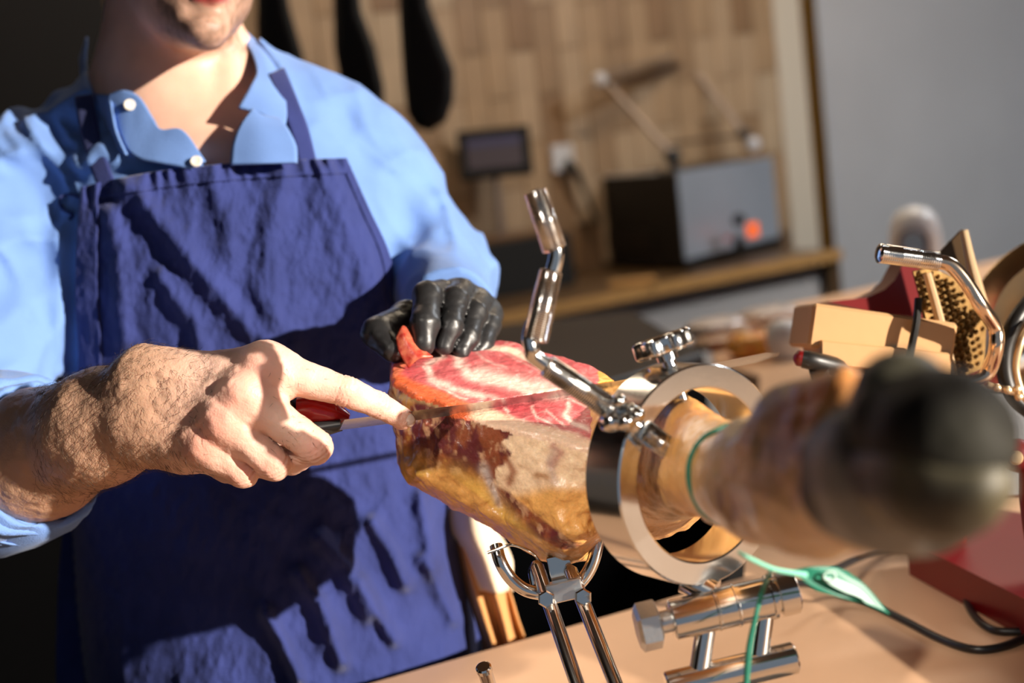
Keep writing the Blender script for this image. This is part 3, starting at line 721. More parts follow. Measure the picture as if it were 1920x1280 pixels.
# ------------------------------------------------------------------ the ham
OUT = [(735, 560), (735, 700), (738, 800), (746, 870), (768, 905), (850, 945), (930, 985), (975, 1020), (1015, 1048), (1055, 1057), (1095, 1045), (1124, 1005),
       (1120, 960), (1160, 1010), (1230, 1000), (1260, 900), (1240, 760), (1190, 712), (1150, 700), (1110, 560)]
OUTC = [(735, 560), (735, 700), (738, 800), (746, 870), (768, 905), (850, 945), (930, 985), (975, 1020), (1015, 1048), (1055, 1057), (1095, 1045), (1126, 1000),
        (1150, 940), (1240, 930), (1270, 860), (1240, 760), (1190, 715), (1150, 700), (1110, 560)]
DH = 1.02
AX = (C(1315, 890, .86) - C(920, 840, 1.06)); AX /= np.linalg.norm(AX)          # leg axis
pA, pB, pC = C(742, 712, 1.045), C(1108, 822, .945), C(905, 648, 1.115)
NF = np.cross(pB - pA, pC - pA); NF /= np.linalg.norm(NF)
if NF[1] < 0: NF = -NF
def f_ham(p):
    x, y = proj(p); d2 = poly2(x, y, OUTC) * DH / F
    # front bulge: nearer to the camera towards the shank
    s = sst(-.09, .10, p[:, 0]); mid = 1.090 - .085 * s
    w = np.abs(p[:, 2] - mid) - (.077 - .004 * s)
    body_ = smax(d2, w, .055)
    body_ += .0035 * fbm(p * 22, 4, 5) + .0016 * fbm(p * 90, 3, 6)
    x_ = (x - 1010) * .6 + (y - 960) * .8                                         # fold of rind along the lower side
    body_ -= .004 * np.exp(-(polyline(x, y, [(770, 880), (900, 960), (1020, 1010), (1124, 1000)]) / 20) ** 2) * (p[:, 2] < 1.07)
    body_ += .003 * np.exp(-(polyline(x, y, [(915, 880), (930, 915), (945, 950)]) / 10) ** 2) * (p[:, 2] < 1.07)
    top = (p - pA) @ NF
    # the face: two levels, the knife lies in the step between them
    kx = (y - (776 - .165 * (x - 775))) * DH / F
    lv = np.where(p[:, 2] < 1.16, sst(-.0003, .0010, kx) * .0045, 0)
    top = top - .0012 * fbm(p * 40, 3, 7) + lv + .0005 - .0005 * fbm(p * 170, 2, 8)
    return smax(body_, top, .0035)
def ham_col(v):
    x, y = proj(v); top = (v - pA) @ NF; n = len(v)
    face = top > -.0040 - .0047 * sst(-.0003, .001, (y - (776 - .165 * (x - 775))) * DH / F)
    wx = x + 9 * fbm(v * 40, 3, 21); wy = y + 5 * fbm(v * 40, 3, 22)
    # --- cut face
    red = np.array([.48, .065, .075]); pink = np.array([.66, .17, .17]); fat = np.array([.86, .62, .52])
    t = fbm(np.stack([x / 60 + y / 40, y / 14 - x / 60, v[:, 2] * 8], 1), 4, 3)[:, None] * .5 + .35
    cf = red * (1 - np.clip(t, 0, 1)) + pink * np.clip(t, 0, 1)
    grain = noise(np.stack([x / 5, y / 2.2, v[:, 2] * 30], 1), 4)[:, None]; cf *= 1 + .16 * grain
    F_ = np.zeros(n)
    for pts, w, a in (([(835, 640), (828, 665), (800, 685), (808, 712), (850, 728), (900, 745)], 7, .85), ([(850, 650), (862, 680), (880, 700), (930, 715), (985, 735), (1040, 742)], 9, .9),
                      ([(900, 700), (950, 715), (1000, 728), (1060, 733)], 15, .95), ([(790, 690), (820, 725), (870, 748)], 3, .7), ([(1070, 758), (1062, 775), (1075, 795), (1098, 806)], 5, .95),
                      ([(1000, 760), (1010, 780), (1035, 795), (1050, 808)], 2.6, .7), ([(950, 765), (965, 782), (1000, 795)], 2.4, .7), ([(1030, 765), (1045, 780), (1060, 798)], 2.2, .6),
                      ([(905, 768), (935, 788), (1000, 800)], 2.5, .6), ([(885, 655), (900, 672), (950, 690)], 2.4, .4), ([(865, 735), (905, 742), (960, 752)], 3, .5),
                      ([(1050, 745), (1080, 752), (1105, 765)], 3, .6), ([(930, 655), (1000, 690), (1050, 725)], 2, .3)):
        F_ = np.maximum(F_, a * np.exp(-(polyline(wx, wy, pts) / w) ** 2))
    vein = 1 - np.abs(fbm(np.stack([x / 70 + .2 * fbm(v * 30, 2, 5), y / 22 + x / 90, v[:, 2] * 5], 1), 3, 13)) * 9
    F_ = np.maximum(F_, np.clip(vein, 0, 1) * .32 * sst(-.3, .4, noise(np.stack([x / 60, y / 40, x * 0], 1), 15)))
    cf = cf * (1 - F_[:, None]) + fat * F_[:, None]
    rim = sst(14, 3, polyline(wx, wy, [(735, 702), (775, 722), (850, 752), (882, 768)]))[:, None]
    cf = cf * (1 - rim * .75) + np.array([.78, .16, .04]) * rim * .75
    rim = sst(16, 5, polyline(wx, wy, [(905, 772), (960, 790), (1010, 806), (1062, 820), (1108, 835)]))[:, None]
    cf = cf * (1 - rim) + np.array([.85, .55, .38]) * rim
    yl = np.interp(x, [735, 775, 850, 882, 905, 960, 1010, 1062, 1108], [700, 720, 750, 766, 770, 788, 804, 818, 832]); bl = (y > yl)[:, None] * 1.0; fr = sst(870, 900, x)[:, None]
    cf = cf * (1 - bl) + (np.array([.62, .12, .04]) * (1 - fr) + np.array([.88, .60, .42]) * fr) * bl
    rim = sst(9, 3, polyline(wx, wy, [(880, 652), (950, 655), (1000, 676), (1035, 703), (1110, 740)]))[:, None]
    cf = cf * (1 - rim) + np.array([.90, .66, .50]) * rim
    rim = sst(10, 3, polyline(wx, wy, [(738, 700), (765, 672), (800, 655)]))[:, None] * .8
    cf = cf * (1 - rim) + np.array([.75, .20, .10]) * rim
    # --- sides: dry dark flesh, yellow fat, cream fat, rind
    nz = fbm(v * np.array([70, 60, 70]), 5, 31); nz2 = fbm(v * np.array([150, 110, 150]), 4, 32); n3 = fbm(v * 25, 3, 33)
    dark = np.array([.10, .018, .020]); brown = np.array([.22, .06, .025]); yel = np.array([.78, .44, .10]); tan = np.array([.62, .36, .20])
    cream = np.array([.95, .68, .44]); rind = np.array([.85, .44, .13])
    a = sst(-.25, .25, nz)[:, None]; cs = (dark * (1 - a) + brown * a) * 1.3
    a = (sst(.12, .5, nz2) * .75)[:, None]; cs = cs * (1 - a) + tan * a
    ye = sst(835, 915, wy + 30 * n3 + (x < 800) * 25)[:, None] * (1 - sst(880, 930, x - (y - 900) * 0.9)[:, None]) ; ye = np.clip(ye + sst(.2, .45, nz)[:, None] * .4 * (x < 850)[:, None], 0, 1)
    cs = cs * (1 - ye) + (yel * (.9 + .25 * nz[:, None])) * ye
    st = (sst(0, 1, 1 - polyline(wx, wy, [(745, 745), (800, 752), (845, 762)]) / 12))[:, None]; cs = cs * (1 - st) + np.array([.55, .35, .16]) * st
    cm = sst(4, -4, poly2(wx + 8 * nz2, wy + 6 * nz2, [(975, 790), (948, 828), (968, 850), (952, 862), (935, 880), (930, 905), (965, 925), (1000, 960), (1140, 1060), (1280, 1060), (1280, 800), (1110, 800), (1010, 800)]))[:, None]
    lowr = sst(905, 935, y + 14 * n3)[:, None]; lower = cream * (1 - lowr) + rind * lowr
    lower = lower * (1 + .12 * nz2[:, None]) 
    cs = cs * (1 - cm) + lower * cm
    rd = sst(3, -3, poly2(x, y, [(760, 905), (830, 880), (900, 930), (960, 985), (1060, 1030), (1130, 1005), (1120, 1070), (1000, 1070), (900, 1000)]) + 8 * n3)[:, None]
    cs = cs * (1 - rd) + np.array([.72, .36, .10]) * (1 + .2 * nz2[:, None]) * rd
    for pts, w, c_, al in (([(1050, 815), (1042, 840), (1060, 850), (1036, 875)], 7, (.42, .15, .11), .75), ([(1045, 850), (1030, 880), (1035, 905)], 9, (.5, .33, .27), .6), ([(1012, 892), (1022, 898)], 6, (.4, .16, .05), .7),
                           ([(955, 860), (968, 885), (960, 905)], 8, (.30, .08, .03), .8), ([(905, 875), (925, 910), (938, 940)], 9, (.58, .50, .46), .75),
                           ([(735, 690), (735, 850)], 5, (.4, .25, .15), .5), ([(1000, 975), (1012, 985)], 5, (.35, .15, .04), .6)):
        w_ = (al * np.exp(-(polyline(wx, wy, pts) / w) ** 2))[:, None]; cs = cs * (1 - w_) + np.array(c_) * w_
    og = sst(1085, 1110, x)[:, None] * sst(800, 770, y)[:, None]; cs = cs * (1 - og) + np.array([.80, .36, .07]) * og
    c = np.where((face & (x < 1122))[:, None], cf, cs)
    return np.clip(c, .005, 1)
ham = empty('cured_ham', P(1000, 1060, 1.02), 'large dry-cured ham leg, sliced open on top, clamped lengthwise in the steel stand', 'ham')
MHAM = mat('ham_flesh', vcol=True, rough=.33, sss=.12, bump=.45, bscale=260, spec=.5, coat=.05, cvar=.10, cscale=420)
vm, fm = surf(f_ham, (-.105, -.175, .86), (.13, .035, 1.20), .0013, steps=2)
mk('meat', vm, fm, MHAM, ham, cam_space=True, colr=ham_col(vm))
# shank through the ring to the hock and hoof
SH = [(C(1160, 855, 1.05), .052), (C(1215, 880, .97), .044), (C(1290, 885, .875), .0235), (C(1370, 895, .78), .0255), (C(1440, 902, .70), .0305), (C(1530, 900, .63), .0315), (C(1630, 888, .575), .030)]
def f_sh(p):
    d = chain(p, SH, .010)
    d = smin(d, chain(p, [(C(1340, 835, .80), .012), (C(1300, 800, .85), .012), (C(1260, 790, .89), .02)], .01), .02)
    d = smin(d, cone(p, C(1490, 795, .63), C(1582, 728, .585), .017, .0100), .02)                     # hock spur
    return d + .002 * fbm(p * 30, 4, 51) + .001 * fbm(p * 110, 2, 52)
def sh_col(v):
    x, y = proj(v); n = fbm(v * 45, 4, 61); n2 = fbm(v * 18, 3, 62)
    c = np.array([.78, .40, .13]) * (1 + .15 * n[:, None])
    w = sst(.68, .80, v[:, 2])[:, None]; tanc = np.array([.62, .42, .23]) * (1 + .2 * n2[:, None]); c = tanc * (1 - w) + c * w
    dk = sst(.25, .6, n2 + .3 * n)[:, None] * .75 * (1 - w * .6); c = c * (1 - dk) + np.array([.16, .07, .03]) * dk
    for q, r, cc, al in ((C(1560, 745, .59), .024, (.95, .30, .03), .95), (C(1420, 790, .745), .025, (.72, .26, .06), .8), (C(1330, 800, .83), .022, (.70, .25, .05), .9), (C(1530, 850, .60), .022, (.15, .06, .03), .7), (C(1480, 800, .66), .012, (.15, .06, .03), .7)):
        w_ = (al * np.exp(-((v - q) ** 2).sum(1) / r ** 2))[:, None]; c = c * (1 - w_) + np.array(cc) * w_
    return np.clip(c, .01, 1)
v_, f2 = surf(f_sh, (.02, -.16, .50), (.20, .02, 1.08), .0024)
mk('shank', v_, f2, MHAM, ham, cam_space=True, colr=sh_col(v_))
# hoof end, dark and horny, with a grey waxed band
HO = mat('dark_hoof', (.006, .005, .004), spec=.25, rough=.7, bump=.5, bscale=90, c2=(.030, .028, .020), cscale=28); HG = mat('grey_trotter_skin', lin(128, 122, 112), rough=.6, bump=.4, bscale=60, cvar=.15, cscale=40)
f_h1 = lambda p: smin(chain(p, [(C(1640, 890, .565), .030), (C(1700, 880, .53), .029), (C(1740, 878, .51), .025)], .012), ell(p, C(1700, 890, .53), (.028, .028, .02)), .01) + .0012 * fbm(p * 60, 3, 4)
v_, f2 = surf(f_h1, (.07, -.10, .44), (.22, .01, .64), .0024); x, y = proj(v_)
gm = (sst(20, -25, poly2(x, y, [(1500, 820), (1560, 1100), (1760, 1060), (1700, 960), (1600, 900), (1560, 800)])))[:, None]
mk('trotter', v_, f2, mat('trotter_skin', vcol=True, rough=.55, bump=.4, bscale=60), ham, cam_space=True, colr=np.array([.022, .017, .012]) * (1 + .4 * fbm(v_ * 60, 3, 9)[:, None]) * (1 - gm) + np.array([.20, .19, .17]) * gm)
for nm, ch in (('hoof', [(C(1700, 800, .505), .020), (C(1780, 815, .478), .019), (C(1815, 850, .468), .012)]), ('hoof', [(C(1700, 890, .505), .020), (C(1770, 895, .478), .0175), (C(1830, 905, .465), .010)]),
               ('dewclaw', [(C(1655, 775, .53), .014), (C(1690, 738, .51), .0125), (C(1735, 738, .50), .0085)])):
    f_ = lambda p: chain(p, ch, .015) + .0008 * fbm(p * 80, 2, 3)
    v_, f2 = surf(f_, (.08, -.09, .42), (.22, .03, .58), .0024); mk(nm, v_, f2, HO if nm == 'hoof' and ch[1][0][1] > -.045 else mat('pale_horn', (.03, .025, .016), c2=(.20, .17, .09), cscale=22, rough=.5) if nm == 'hoof' else mat('dewclaw_horn', (.02, .018, .012), c2=(.14, .13, .09), cscale=18, rough=.5), ham, cam_space=True)

# the slice being lifted, held by the glove
MSL = mat('meat_slice', (.36, .03, .02), rough=.3, sss=.3, c2=(.55, .15, .08), cscale=160, bump=.3, bscale=200)
sl = patch('meat_slice', [[C(742, 632, 1.070), C(748, 660, 1.066), C(765, 690, 1.064)], [C(755, 610, 1.072), C(765, 640, 1.066), C(785, 672, 1.062)],
                          [C(772, 622, 1.076), C(785, 645, 1.070), C(812, 668, 1.066)]], MSL, None, .0018)
tag(sl, 'thin curled red slice of ham pinched between gloved fingers', 'meat slice')

# knife
kn = empty('slicing_knife', P(620, 812, .99), 'long thin-bladed slicing knife with red and black handle, cutting across the ham', 'knife')
def on_face(x_, y_): r_ = C(x_, y_, 1.0); return r_ * ((pA @ NF) / (r_ @ NF))
ka_, kb_ = on_face(890, 756), on_face(1050, 730); tk = (kb_ - ka_) / (kb_ - ka_)[0]
def kpt(px):                                               # point of the straight knife line seen at column px
    t_ = ((px - 960) / F * ka_[2] - ka_[0]) / (1 - (px - 960) / F * tk[2]); return ka_ + tk * t_
k0, k1 = kpt(640), kpt(1460)
# blade: nearly edge-on towards the camera
t = (k1 - k0); L = np.linalg.norm(t); t /= L
up_ = np.array([.0, .34, -1.0]); up_ -= t * (up_ @ t); up_ /= np.linalg.norm(up_); NK = np.cross(t, up_); NK *= np.sign(NK[1])                 # across the blade, within the cut plane
if up_[2] > 0: up_ = -up_                                         # towards the camera: the cutting spine
vv = []; nseg = 60
for i in range(nseg + 1):
    s = i / nseg; c = k0 + t * L * s - NK * .004 * math.sin(math.pi * s); wdt = .0105 if s < .95 else .0105 * max(.25, (1 - (s - .95) / .055))
    vv += [c + up_ * wdt + NK * .0001, c + NK * .0011 - up_ * wdt * .7, c - up_ * wdt - NK * .0011 * .1, c - NK * .0011 - up_ * wdt * .7 + up_ * .0]
ff = []
for i in range(nseg):
    for k in range(4): ff.append((i * 4 + k, i * 4 + (k + 1) % 4, (i + 1) * 4 + (k + 1) % 4, (i + 1) * 4 + k))
ff += [(3, 2, 1, 0), tuple(nseg * 4 + k for k in range(4))]
sharp(mk('blade', vv, ff, BRUSH, kn, cam_space=True), 30)
MRED = mat('red_handle', (.55, .012, .010), rough=.25, coat=.4); MBK = mat('black_handle', (.015, .015, .016), rough=.35)
b = MB(); h0 = C(640, 788, .985); h1 = C(540, 790, .985); h2 = C(400, 830, .99)
b.tube([C(655, 783, .985), C(630, 778, .985), C(590, 770, .985), C(560, 772, .985)], [.003, .0085, .0110, .0105], 20, sub=6); b.obj('bolster', MRED, kn, True)
b = MB(); b.tube([C(562, 772, .985), C(500, 800, .988), C(400, 840, .992), C(350, 862, .998)], [.0105, .0125, .013, .010], 20, sub=6); b.obj('handle', MBK, kn, True)
b = MB(); b.tube([C(640, 797, .977), C(590, 806, .978), C(520, 815, .98)], [.004, .006, .006], 12, sub=4); b.obj('tang', MBK, kn, True)
# ------------------------------------------------------------------ the ham stand
st = empty('ham_stand', Z(1330, 1420, ZT), 'polished steel ham stand with a big clamping ring, zigzag crank and star screw', 'ham stand')
ta = math.radians(35); RA = np.array([-math.sin(ta), .03, math.cos(ta)]); RA /= np.linalg.norm(RA)
RC = C(1322, 890, .862)
MRING = mat('ring_steel', (.74, .73, .71), rough=.16, metal=1, bump=.05, bscale=25)
b = MB(); n = 96
def ringprof(prof, name, m, par):
    b = MB(); k = len(prof); e1 = np.cross([0, 1, 0], RA); e1 /= np.linalg.norm(e1); e2 = np.cross(RA, e1); vs = []
    for i in range(n):
        t = 2 * math.pi * i / n
        for h_, r_ in prof: vs.append(RC + RA * h_ + (e1 * math.cos(t) + e2 * math.sin(t)) * r_)
    f = [(i * k + j, i * k + (j + 1) % k, ((i + 1) % n) * k + (j + 1) % k, ((i + 1) % n) * k + j) for i in range(n) for j in range(k)]
    o = mk(name, vs, f, m, par, True, True); return sharp(o, 25)
ringprof([(0.0008, .0530), (0, .0540), (0, .0665), (.0012, .0675), (.031, .0675), (.032, .0665), (.032, .0535), (.031, .0525)], 'clamping_ring', MRING, st)
e1 = np.cross([0, 1, 0], RA); e1 /= np.linalg.norm(e1); e2 = np.cross(RA, e1)
if e1[0] < 0: e1 = -e1
def knurl(a, b_, r, m, name, par, turns=34, taper=1.0, amp=.035, endr=.55):
    a = np.array(a); b_ = np.array(b_); N_ = turns * 3; t = np.linspace(0, 1, N_)
    rr = r * (1 + amp * np.cos(t * turns * 2 * math.pi)) * (1 + (taper - 1) * t)
    rr = rr * np.minimum(1, endr + (1 - endr) * np.minimum(t, 1 - t) / .025)
    q = MB(); q.tube(a + (b_ - a) * t[:, None], rr, 28); return q.obj(name, m, par, True, 50)
# zigzag crank screw
cr = MB(); cr.tube([C(1195, 800, .826), C(1150, 768, .822), C(1012, 676, .815), C(997, 655, .812), C(993, 632, .812), C(1000, 606, .812)], [.0046] * 6, 18, sub=6)
cr.tube([C(1036, 510, .81), C(1042, 488, .81), C(1043, 470, .81), C(1036, 446, .81)], [.0044] * 4, 18, sub=5)
crk = cr.obj('crank_rod', CHROME, st, True)
knurl(C(1148, 768, .822), C(1022, 683, .816), .0068, CHROME, 'crank_grip', st)
knurl(C(1003, 640, .812), C(1034, 505, .81), .0074, CHROME, 'crank_grip', st, taper=.88)
knurl(C(1041, 470, .81), C(1003, 356, .81), .0072, CHROME, 'crank_grip', st, taper=.92)
knurl(C(1205, 806, .828), C(1270, 852, .836), .0066, CHROME, 'screw', st, turns=26, amp=.06)
for q, r in ((C(1163, 752, .812), .0046), (C(1150, 790, .812), .0062), (C(1176, 790, .808), .0055), (C(1196, 778, .808), .0050), (C(1186, 768, .812), .0040)):
    b = MB(); b.lathe(q, (0.2, .1, -1), [(-.010, .001), (-.010, r), (-.002, r), (.001, r * .8), (.003, r * .4), (.0035, .0002)], 18); b.obj('nut', CHROME, st, True)
# star screw on top
kc = C(1243, 646, .868); ka = C(1262, 700, .868) - kc; ka /= np.linalg.norm(ka)
n1 = np.cross(ka, [0, 0, 1.0]); n1 /= np.linalg.norm(n1); n2 = np.cross(ka, n1); vs = []; nn = 80
for h_, s_ in ((-.0058, .86), (-.0048, .97), (-.0035, 1), (.0035, 1), (.0048, .97), (.0058, .86)):
    for i in range(nn):
        t = 2 * math.pi * i / nn; r = .0168 * s_ * (1 + .12 * np.tanh(2.5 * math.cos(6 * t))); vs.append(kc + ka * h_ + (n1 * math.cos(t) + n2 * math.sin(t)) * r)
f = [(i * nn + k, i * nn + (k + 1) % nn, (i + 1) * nn + (k + 1) % nn, (i + 1) * nn + k) for i in range(5) for k in range(nn)] + [tuple(range(nn))[::-1], tuple(5 * nn + k for k in range(nn))]
knb = sharp(mk('star_knob', vs, f, CHROME, st, True, True), 40)
b = MB(); b.lathe(kc, ka, [(.005, .0065), (.010, .0065), (.0105, .0040), (.016, .0040), (.018, .0070), (.022, .0075), (.0225, .004), (.036, .004), (.038, .002)], 24); b.obj('screw', CHROME, st, True)
# barrel joint underneath
ba, bb2 = C(1258, 1163, .862), C(1492, 1108, .868); bax = bb2 - ba; BL = np.linalg.norm(bax); bax /= BL
b = MB(); b.lathe(ba, bax, [(0, .0105), (.001, .0125), (.027, .0125), (.0275, .0133), (.0285, .0133), (.0290, .0128), (.0395, .0128), (.040, .0135), (.041, .0135), (.0415, .0125), (.0615, .0125), (.062, .0138), (.064, .0138), (.0645, .0108), (.0665, .0108), (.067, .0135), (BL - .001, .0135), (BL, .0120)], 40)
b.obj('barrel_joint', CHROME, st, True, 30)
b = MB(); hx = ba - bax * .0135
b.lathe(hx, bax, [(-.0080, .012), (-.0060, .0152), (.0050, .0152), (.0065, .012)], 6); b.lathe(hx, bax, [(.006, .007), (.0165, .007)], 20); b.obj('hex_knob', BRUSH, st, True, 20)
lc, ld = C(1250, 1290, .862), C(1492, 1232, .868); lax = ld - lc; LL = np.linalg.norm(lax)
b = MB(); b.lathe(lc, lax, [(0, .0085), (.001, .0098), (LL - .0012, .0098), (LL, .0085)], 32); b.obj('lower_bar', CHROME, st, True, 30)
for f_ in (.24, .70):
    p0 = ba + bax * BL * (f_ + .06); p1 = lc + lax * f_; b = MB(); b.lathe(p0, p1 - p0, [(0.0, .0062), (np.linalg.norm(p1 - p0), .0062)], 24); b.obj('pin', CHROME, st, True, 30)
b = MB(); b.lathe(RC + RA * .016 - e2 * .066 * (1 if e2[1] > 0 else -1), C(1375, 1130, .865) - (RC + RA * .016 - e2 * .066 * (1 if e2[1] > 0 else -1)), [(0, .009), (.02, .009)], 20); b.obj('ring_foot', CHROME, st, True)
bp = W(lc + lax * .5); b = MB()
b.lathe(bp, (0, 0, -1), [(0, .009), (bp[2] - ZT - .012, .009), (bp[2] - ZT - .010, .016), (bp[2] - ZT - .008, .016)], 24); b.obj('post', CHROME, st)
bc = P(1000, 1180, .97); plc = np.array([(bp[0] + bc[0]) / 2, (bp[1] + bc[1]) / 2 - .03, ZT + .006])
ends = [Z(1176, 1555, ZT + .012), Z(1262, 1555, ZT + .012)]
plc = (np.array([bp[0], bp[1], 0]) + ends[0] + ends[1]) / 3; plc[2] = ZT + .006
b = MB(); b.box(plc, (1, 0, 0), (0, 1, 0), (0, 0, 1), (.105, .075, .006)); b.obj('base_plate', BRUSH, st)
# cradle: two long rods, bent support bar, bracket, hook
tops = [C(1003, 1052, .985), C(1066, 1060, .985)]
for tp, en in zip(tops, ends):
    b = MB(); wt_ = W(tp); d_ = en - wt_; b.lathe(wt_, d_, [(0, .0022), (.004, .0050), (np.linalg.norm(d_), .0052)], 28); b.obj('support_rod', CHROME, st)
b = MB(); b.tube([C(930, 1022, .995), C(938, 1052, .99), C(956, 1082, .99), C(982, 1104, .99), C(1012, 1112, .99), C(1045, 1110, .99), C(1078, 1100, .99), C(1104, 1070, .99), C(1118, 1030, .99), C(1120, 985, .995), C(1112, 930, 1.01)], .0046, 20, sub=6); b.obj('cradle_bar', CHROME, st, True, 60)
b = MB(); b.box(C(1058, 1106, .975), (.97, .22, 0), (-.22, .97, 0), (0, 0, 1), (.0125, .0068, .006)); b.obj('bracket', BRUSH, st, True)
b = MB(); b.box(C(1052, 1072, .99), (.97, .22, 0), (-.22, .97, 0), (0, 0, 1), (.0080, .012, .003)); b.obj('prong_plate', CHROME, st, True)
for a, c in (((1082, 1108), (1104, 1128)), ((1018, 1112), (1030, 1132))):
    b = MB(); b.lathe(C((a[0] + c[0]) / 2, (a[1] + c[1]) / 2, .968), (0, .1, -1), [(0, .0062), (.005, .0062), (.006, .005), (.0065, .001)], 6); b.obj('bolt', CHROME, st, True, 20)
b = MB(); b.tube([C(914, 1036, .98), C(932, 1030, .98), C(958, 1021, .98), C(985, 1029, .985), C(1004, 1042, .99), C(1015, 1062, .99)], .0011, 8, sub=5); b.obj('hook', CHROME, st, True)
b = MB(); b.tube([C(1000, 1095, .985), C(996, 1070, .985), C(1004, 1056, .985)], .0022, 10, sub=4); b.obj('clip', CHROME, st, True)
# small steel peg standing on the worktop in front
b = MB(); q = P(906, 1249, .985); e = Z(965, 1430, ZT); d_ = e - q; L_ = np.linalg.norm(d_)
b.lathe(q, d_, [(0, .0045), (.001, .0056), (.004, .0058), (.0045, .0052), (L_, .0052)], 24); b.obj('peg', CHROME, st)

# green twine, tag and hanging thread
GRN = mat('green_twine', lin(20, 110, 88), rough=.55, bump=.4, bscale=900); GTG = mat('green_tag', lin(10, 112, 88), rough=.45); WPR = mat('white_print', lin(190, 225, 215), rough=.6)
def f_tie(p): return f_sh(p)
ring = []
ca_ = C(1370, 905, .765); axs = C(1440, 890, .70) - C(1370, 880, .78); axs /= np.linalg.norm(axs)
u1 = np.cross(axs, [0, 1, 0]); u1 /= np.linalg.norm(u1); u2 = np.cross(axs, u1)
cc2 = C(1385, 882, .765); ring = []
tt = np.linspace(0, 2 * math.pi, 49); dr = u1 * np.cos(tt)[:, None] + u2 * np.sin(tt)[:, None]; r = np.full(49, .02)
for _ in range(30): r += np.clip(-f_sh(cc2 + dr * r[:, None]) * .9, -.002, .004)
ring = list(cc2 + dr * (r + .001)[:, None])
tg = empty('green_tag', P(1580, 1100, .78), 'green ham tag with white print on green twine tied around the shank', 'tag')
b = MB(); b.tube(ring, .0015, 8); b.obj('twine_loop', GRN, tg, True)
b = MB(); b.tube([C(1385, 1035, .745), C(1405, 1046, .742), C(1450, 1066, .75), C(1490, 1074, .76), C(1510, 1078, .765)], [.0009, .0011, .0012, .0015, .0020], 10, sub=6); b.obj('twine_end', mat('pale_green_twine', lin(120, 200, 175), rough=.5), tg, True)
b = MB(); b.tube([C(1445, 1070, .75), C(1432, 1100, .80), C(1418, 1150, .80), C(1405, 1215, .80), C(1398, 1300, .80)], [.0010, .0016, .0014, .0020, .0018], 8, sub=6); b.obj('hanging_thread', GRN, tg, True)
def disp_(g): return g
patch('tag_sheet', [[C(1485, 1068, .775), C(1520, 1062, .775), C(1560, 1062, .78), C(1588, 1072, .785)], [C(1505, 1088, .775), C(1545, 1092, .778), C(1590, 1096, .782), C(1625, 1100, .785)],
                    [C(1530, 1106, .777), C(1575, 1120, .779), C(1620, 1132, .782), C(1668, 1152, .785)]], GTG, tg, .0006)
patch('print', [[C(1540, 1082, .7725), C(1556, 1082, .773), C(1572, 1086, .775)], [C(1556, 1096, .7740), C(1585, 1101, .776), C(1612, 1106, .779)], [C(1584, 1110, .776), C(1612, 1120, .7775), C(1640, 1136, .780)]], WPR, tg, .0003, sub=5)
b = MB(); b.tube([C(1556 + 11 * math.cos(t), 1080 + 8 * math.sin(t), .7725) for t in np.linspace(0, 6.283, 20)], .0007, 6); b.obj('print', WPR, tg, True)

# black cable on the worktop
CAB = mat('black_cable', (.010, .010, .011), rough=.35)
for nm, pts, lb in (('power_cable', [(1480, 1092), (1540, 1098), (1620, 1126), (1690, 1160), (1760, 1196), (1820, 1216), (1870, 1214), (1920, 1196), (1990, 1160)], 'black cable sagging along the worktop in front, below the green tag'),
                    ('power_cable', [(1560, 1070), (1610, 1046), (1660, 1028), (1710, 1022), (1755, 1034), (1788, 1064), (1806, 1110), (1824, 1150), (1856, 1178), (1900, 1184), (1980, 1180)], 'black cable looping up and back over the worktop beside the red base')):
    zz = [ZT + .0035 + (.03 * math.exp(-((i - 0) / 1.2) ** 2)) for i in range(len(pts))]
    b = MB(); b.tube([Z(x_, y_, z_) for (x_, y_), z_ in zip(pts, zz)], .0034, 12, sub=8); tag(b.obj(nm, CAB, None, False, 60), lb, 'cable')
# ------------------------------------------------------------------ red slicing machine at the right
def prism(name, pts, d, thick, m, parent, rnd=0, dirv=(0, 0, 1), back=None):
    """polygon of (px,py) at depth(s) d, extruded away from the camera"""
    dd = [d] * len(pts) if np.isscalar(d) else d; a = [C(x_, y_, q) for (x_, y_), q in zip(pts, dd)]; k = len(a); dv = np.asarray(dirv, float) * thick
    ce = np.mean(a, axis=0); ch = min(thick * .2, .002)
    fr = [p + (ce - p) / np.linalg.norm(ce - p) * ch for p in a]
    v = fr + [p + dv * .2 for p in a] + [p + dv * .85 for p in a] + [p + dv for p in fr]
    f = [tuple(range(k)), tuple(range(4 * k - 1, 3 * k - 1, -1))]
    for s in range(3): f += [(s * k + i, (s + 1) * k + i, (s + 1) * k + (i + 1) % k, s * k + (i + 1) % k) for i in range(k)]
    o = mk(name, v, [q[::-1] for q in f], m, parent, True, True); return sharp(o, 30)
REDP = mat('red_enamel', (.17, .003, .004), rough=.4, coat=.15); TANM = mat('tan_carriage', lin(214, 168, 118), rough=.45, metal=.25, bump=.1, bscale=60, cvar=.06, cscale=12)  # carriage tan: the worktop's reflection put into the metal's colour
GPL = mat('golden_plate', (.26, .15, .05), rough=.35, metal=.8, bump=.3, bscale=70, cvar=.25, cscale=30); GLT = mat('golden_edge', (.80, .56, .32), rough=.3, metal=.6)
BKP = mat('black_plastic', (.012, .011, .010), rough=.4)
sm = empty('meat_slicer', Z(1760, 1010, ZT), 'red enamelled slicing machine with golden spiked plates and bent chrome handle', 'slicer')
bs = quad('base', [Z(1700, 1012, ZT + .035), Z(1860, 950, ZT + .035), Z(2300, 1040, ZT + .035), Z(2300, 1330, ZT + .035), Z(1935, 1130, ZT + .035)], REDP, sm, None, .034, (0, 0, 1))
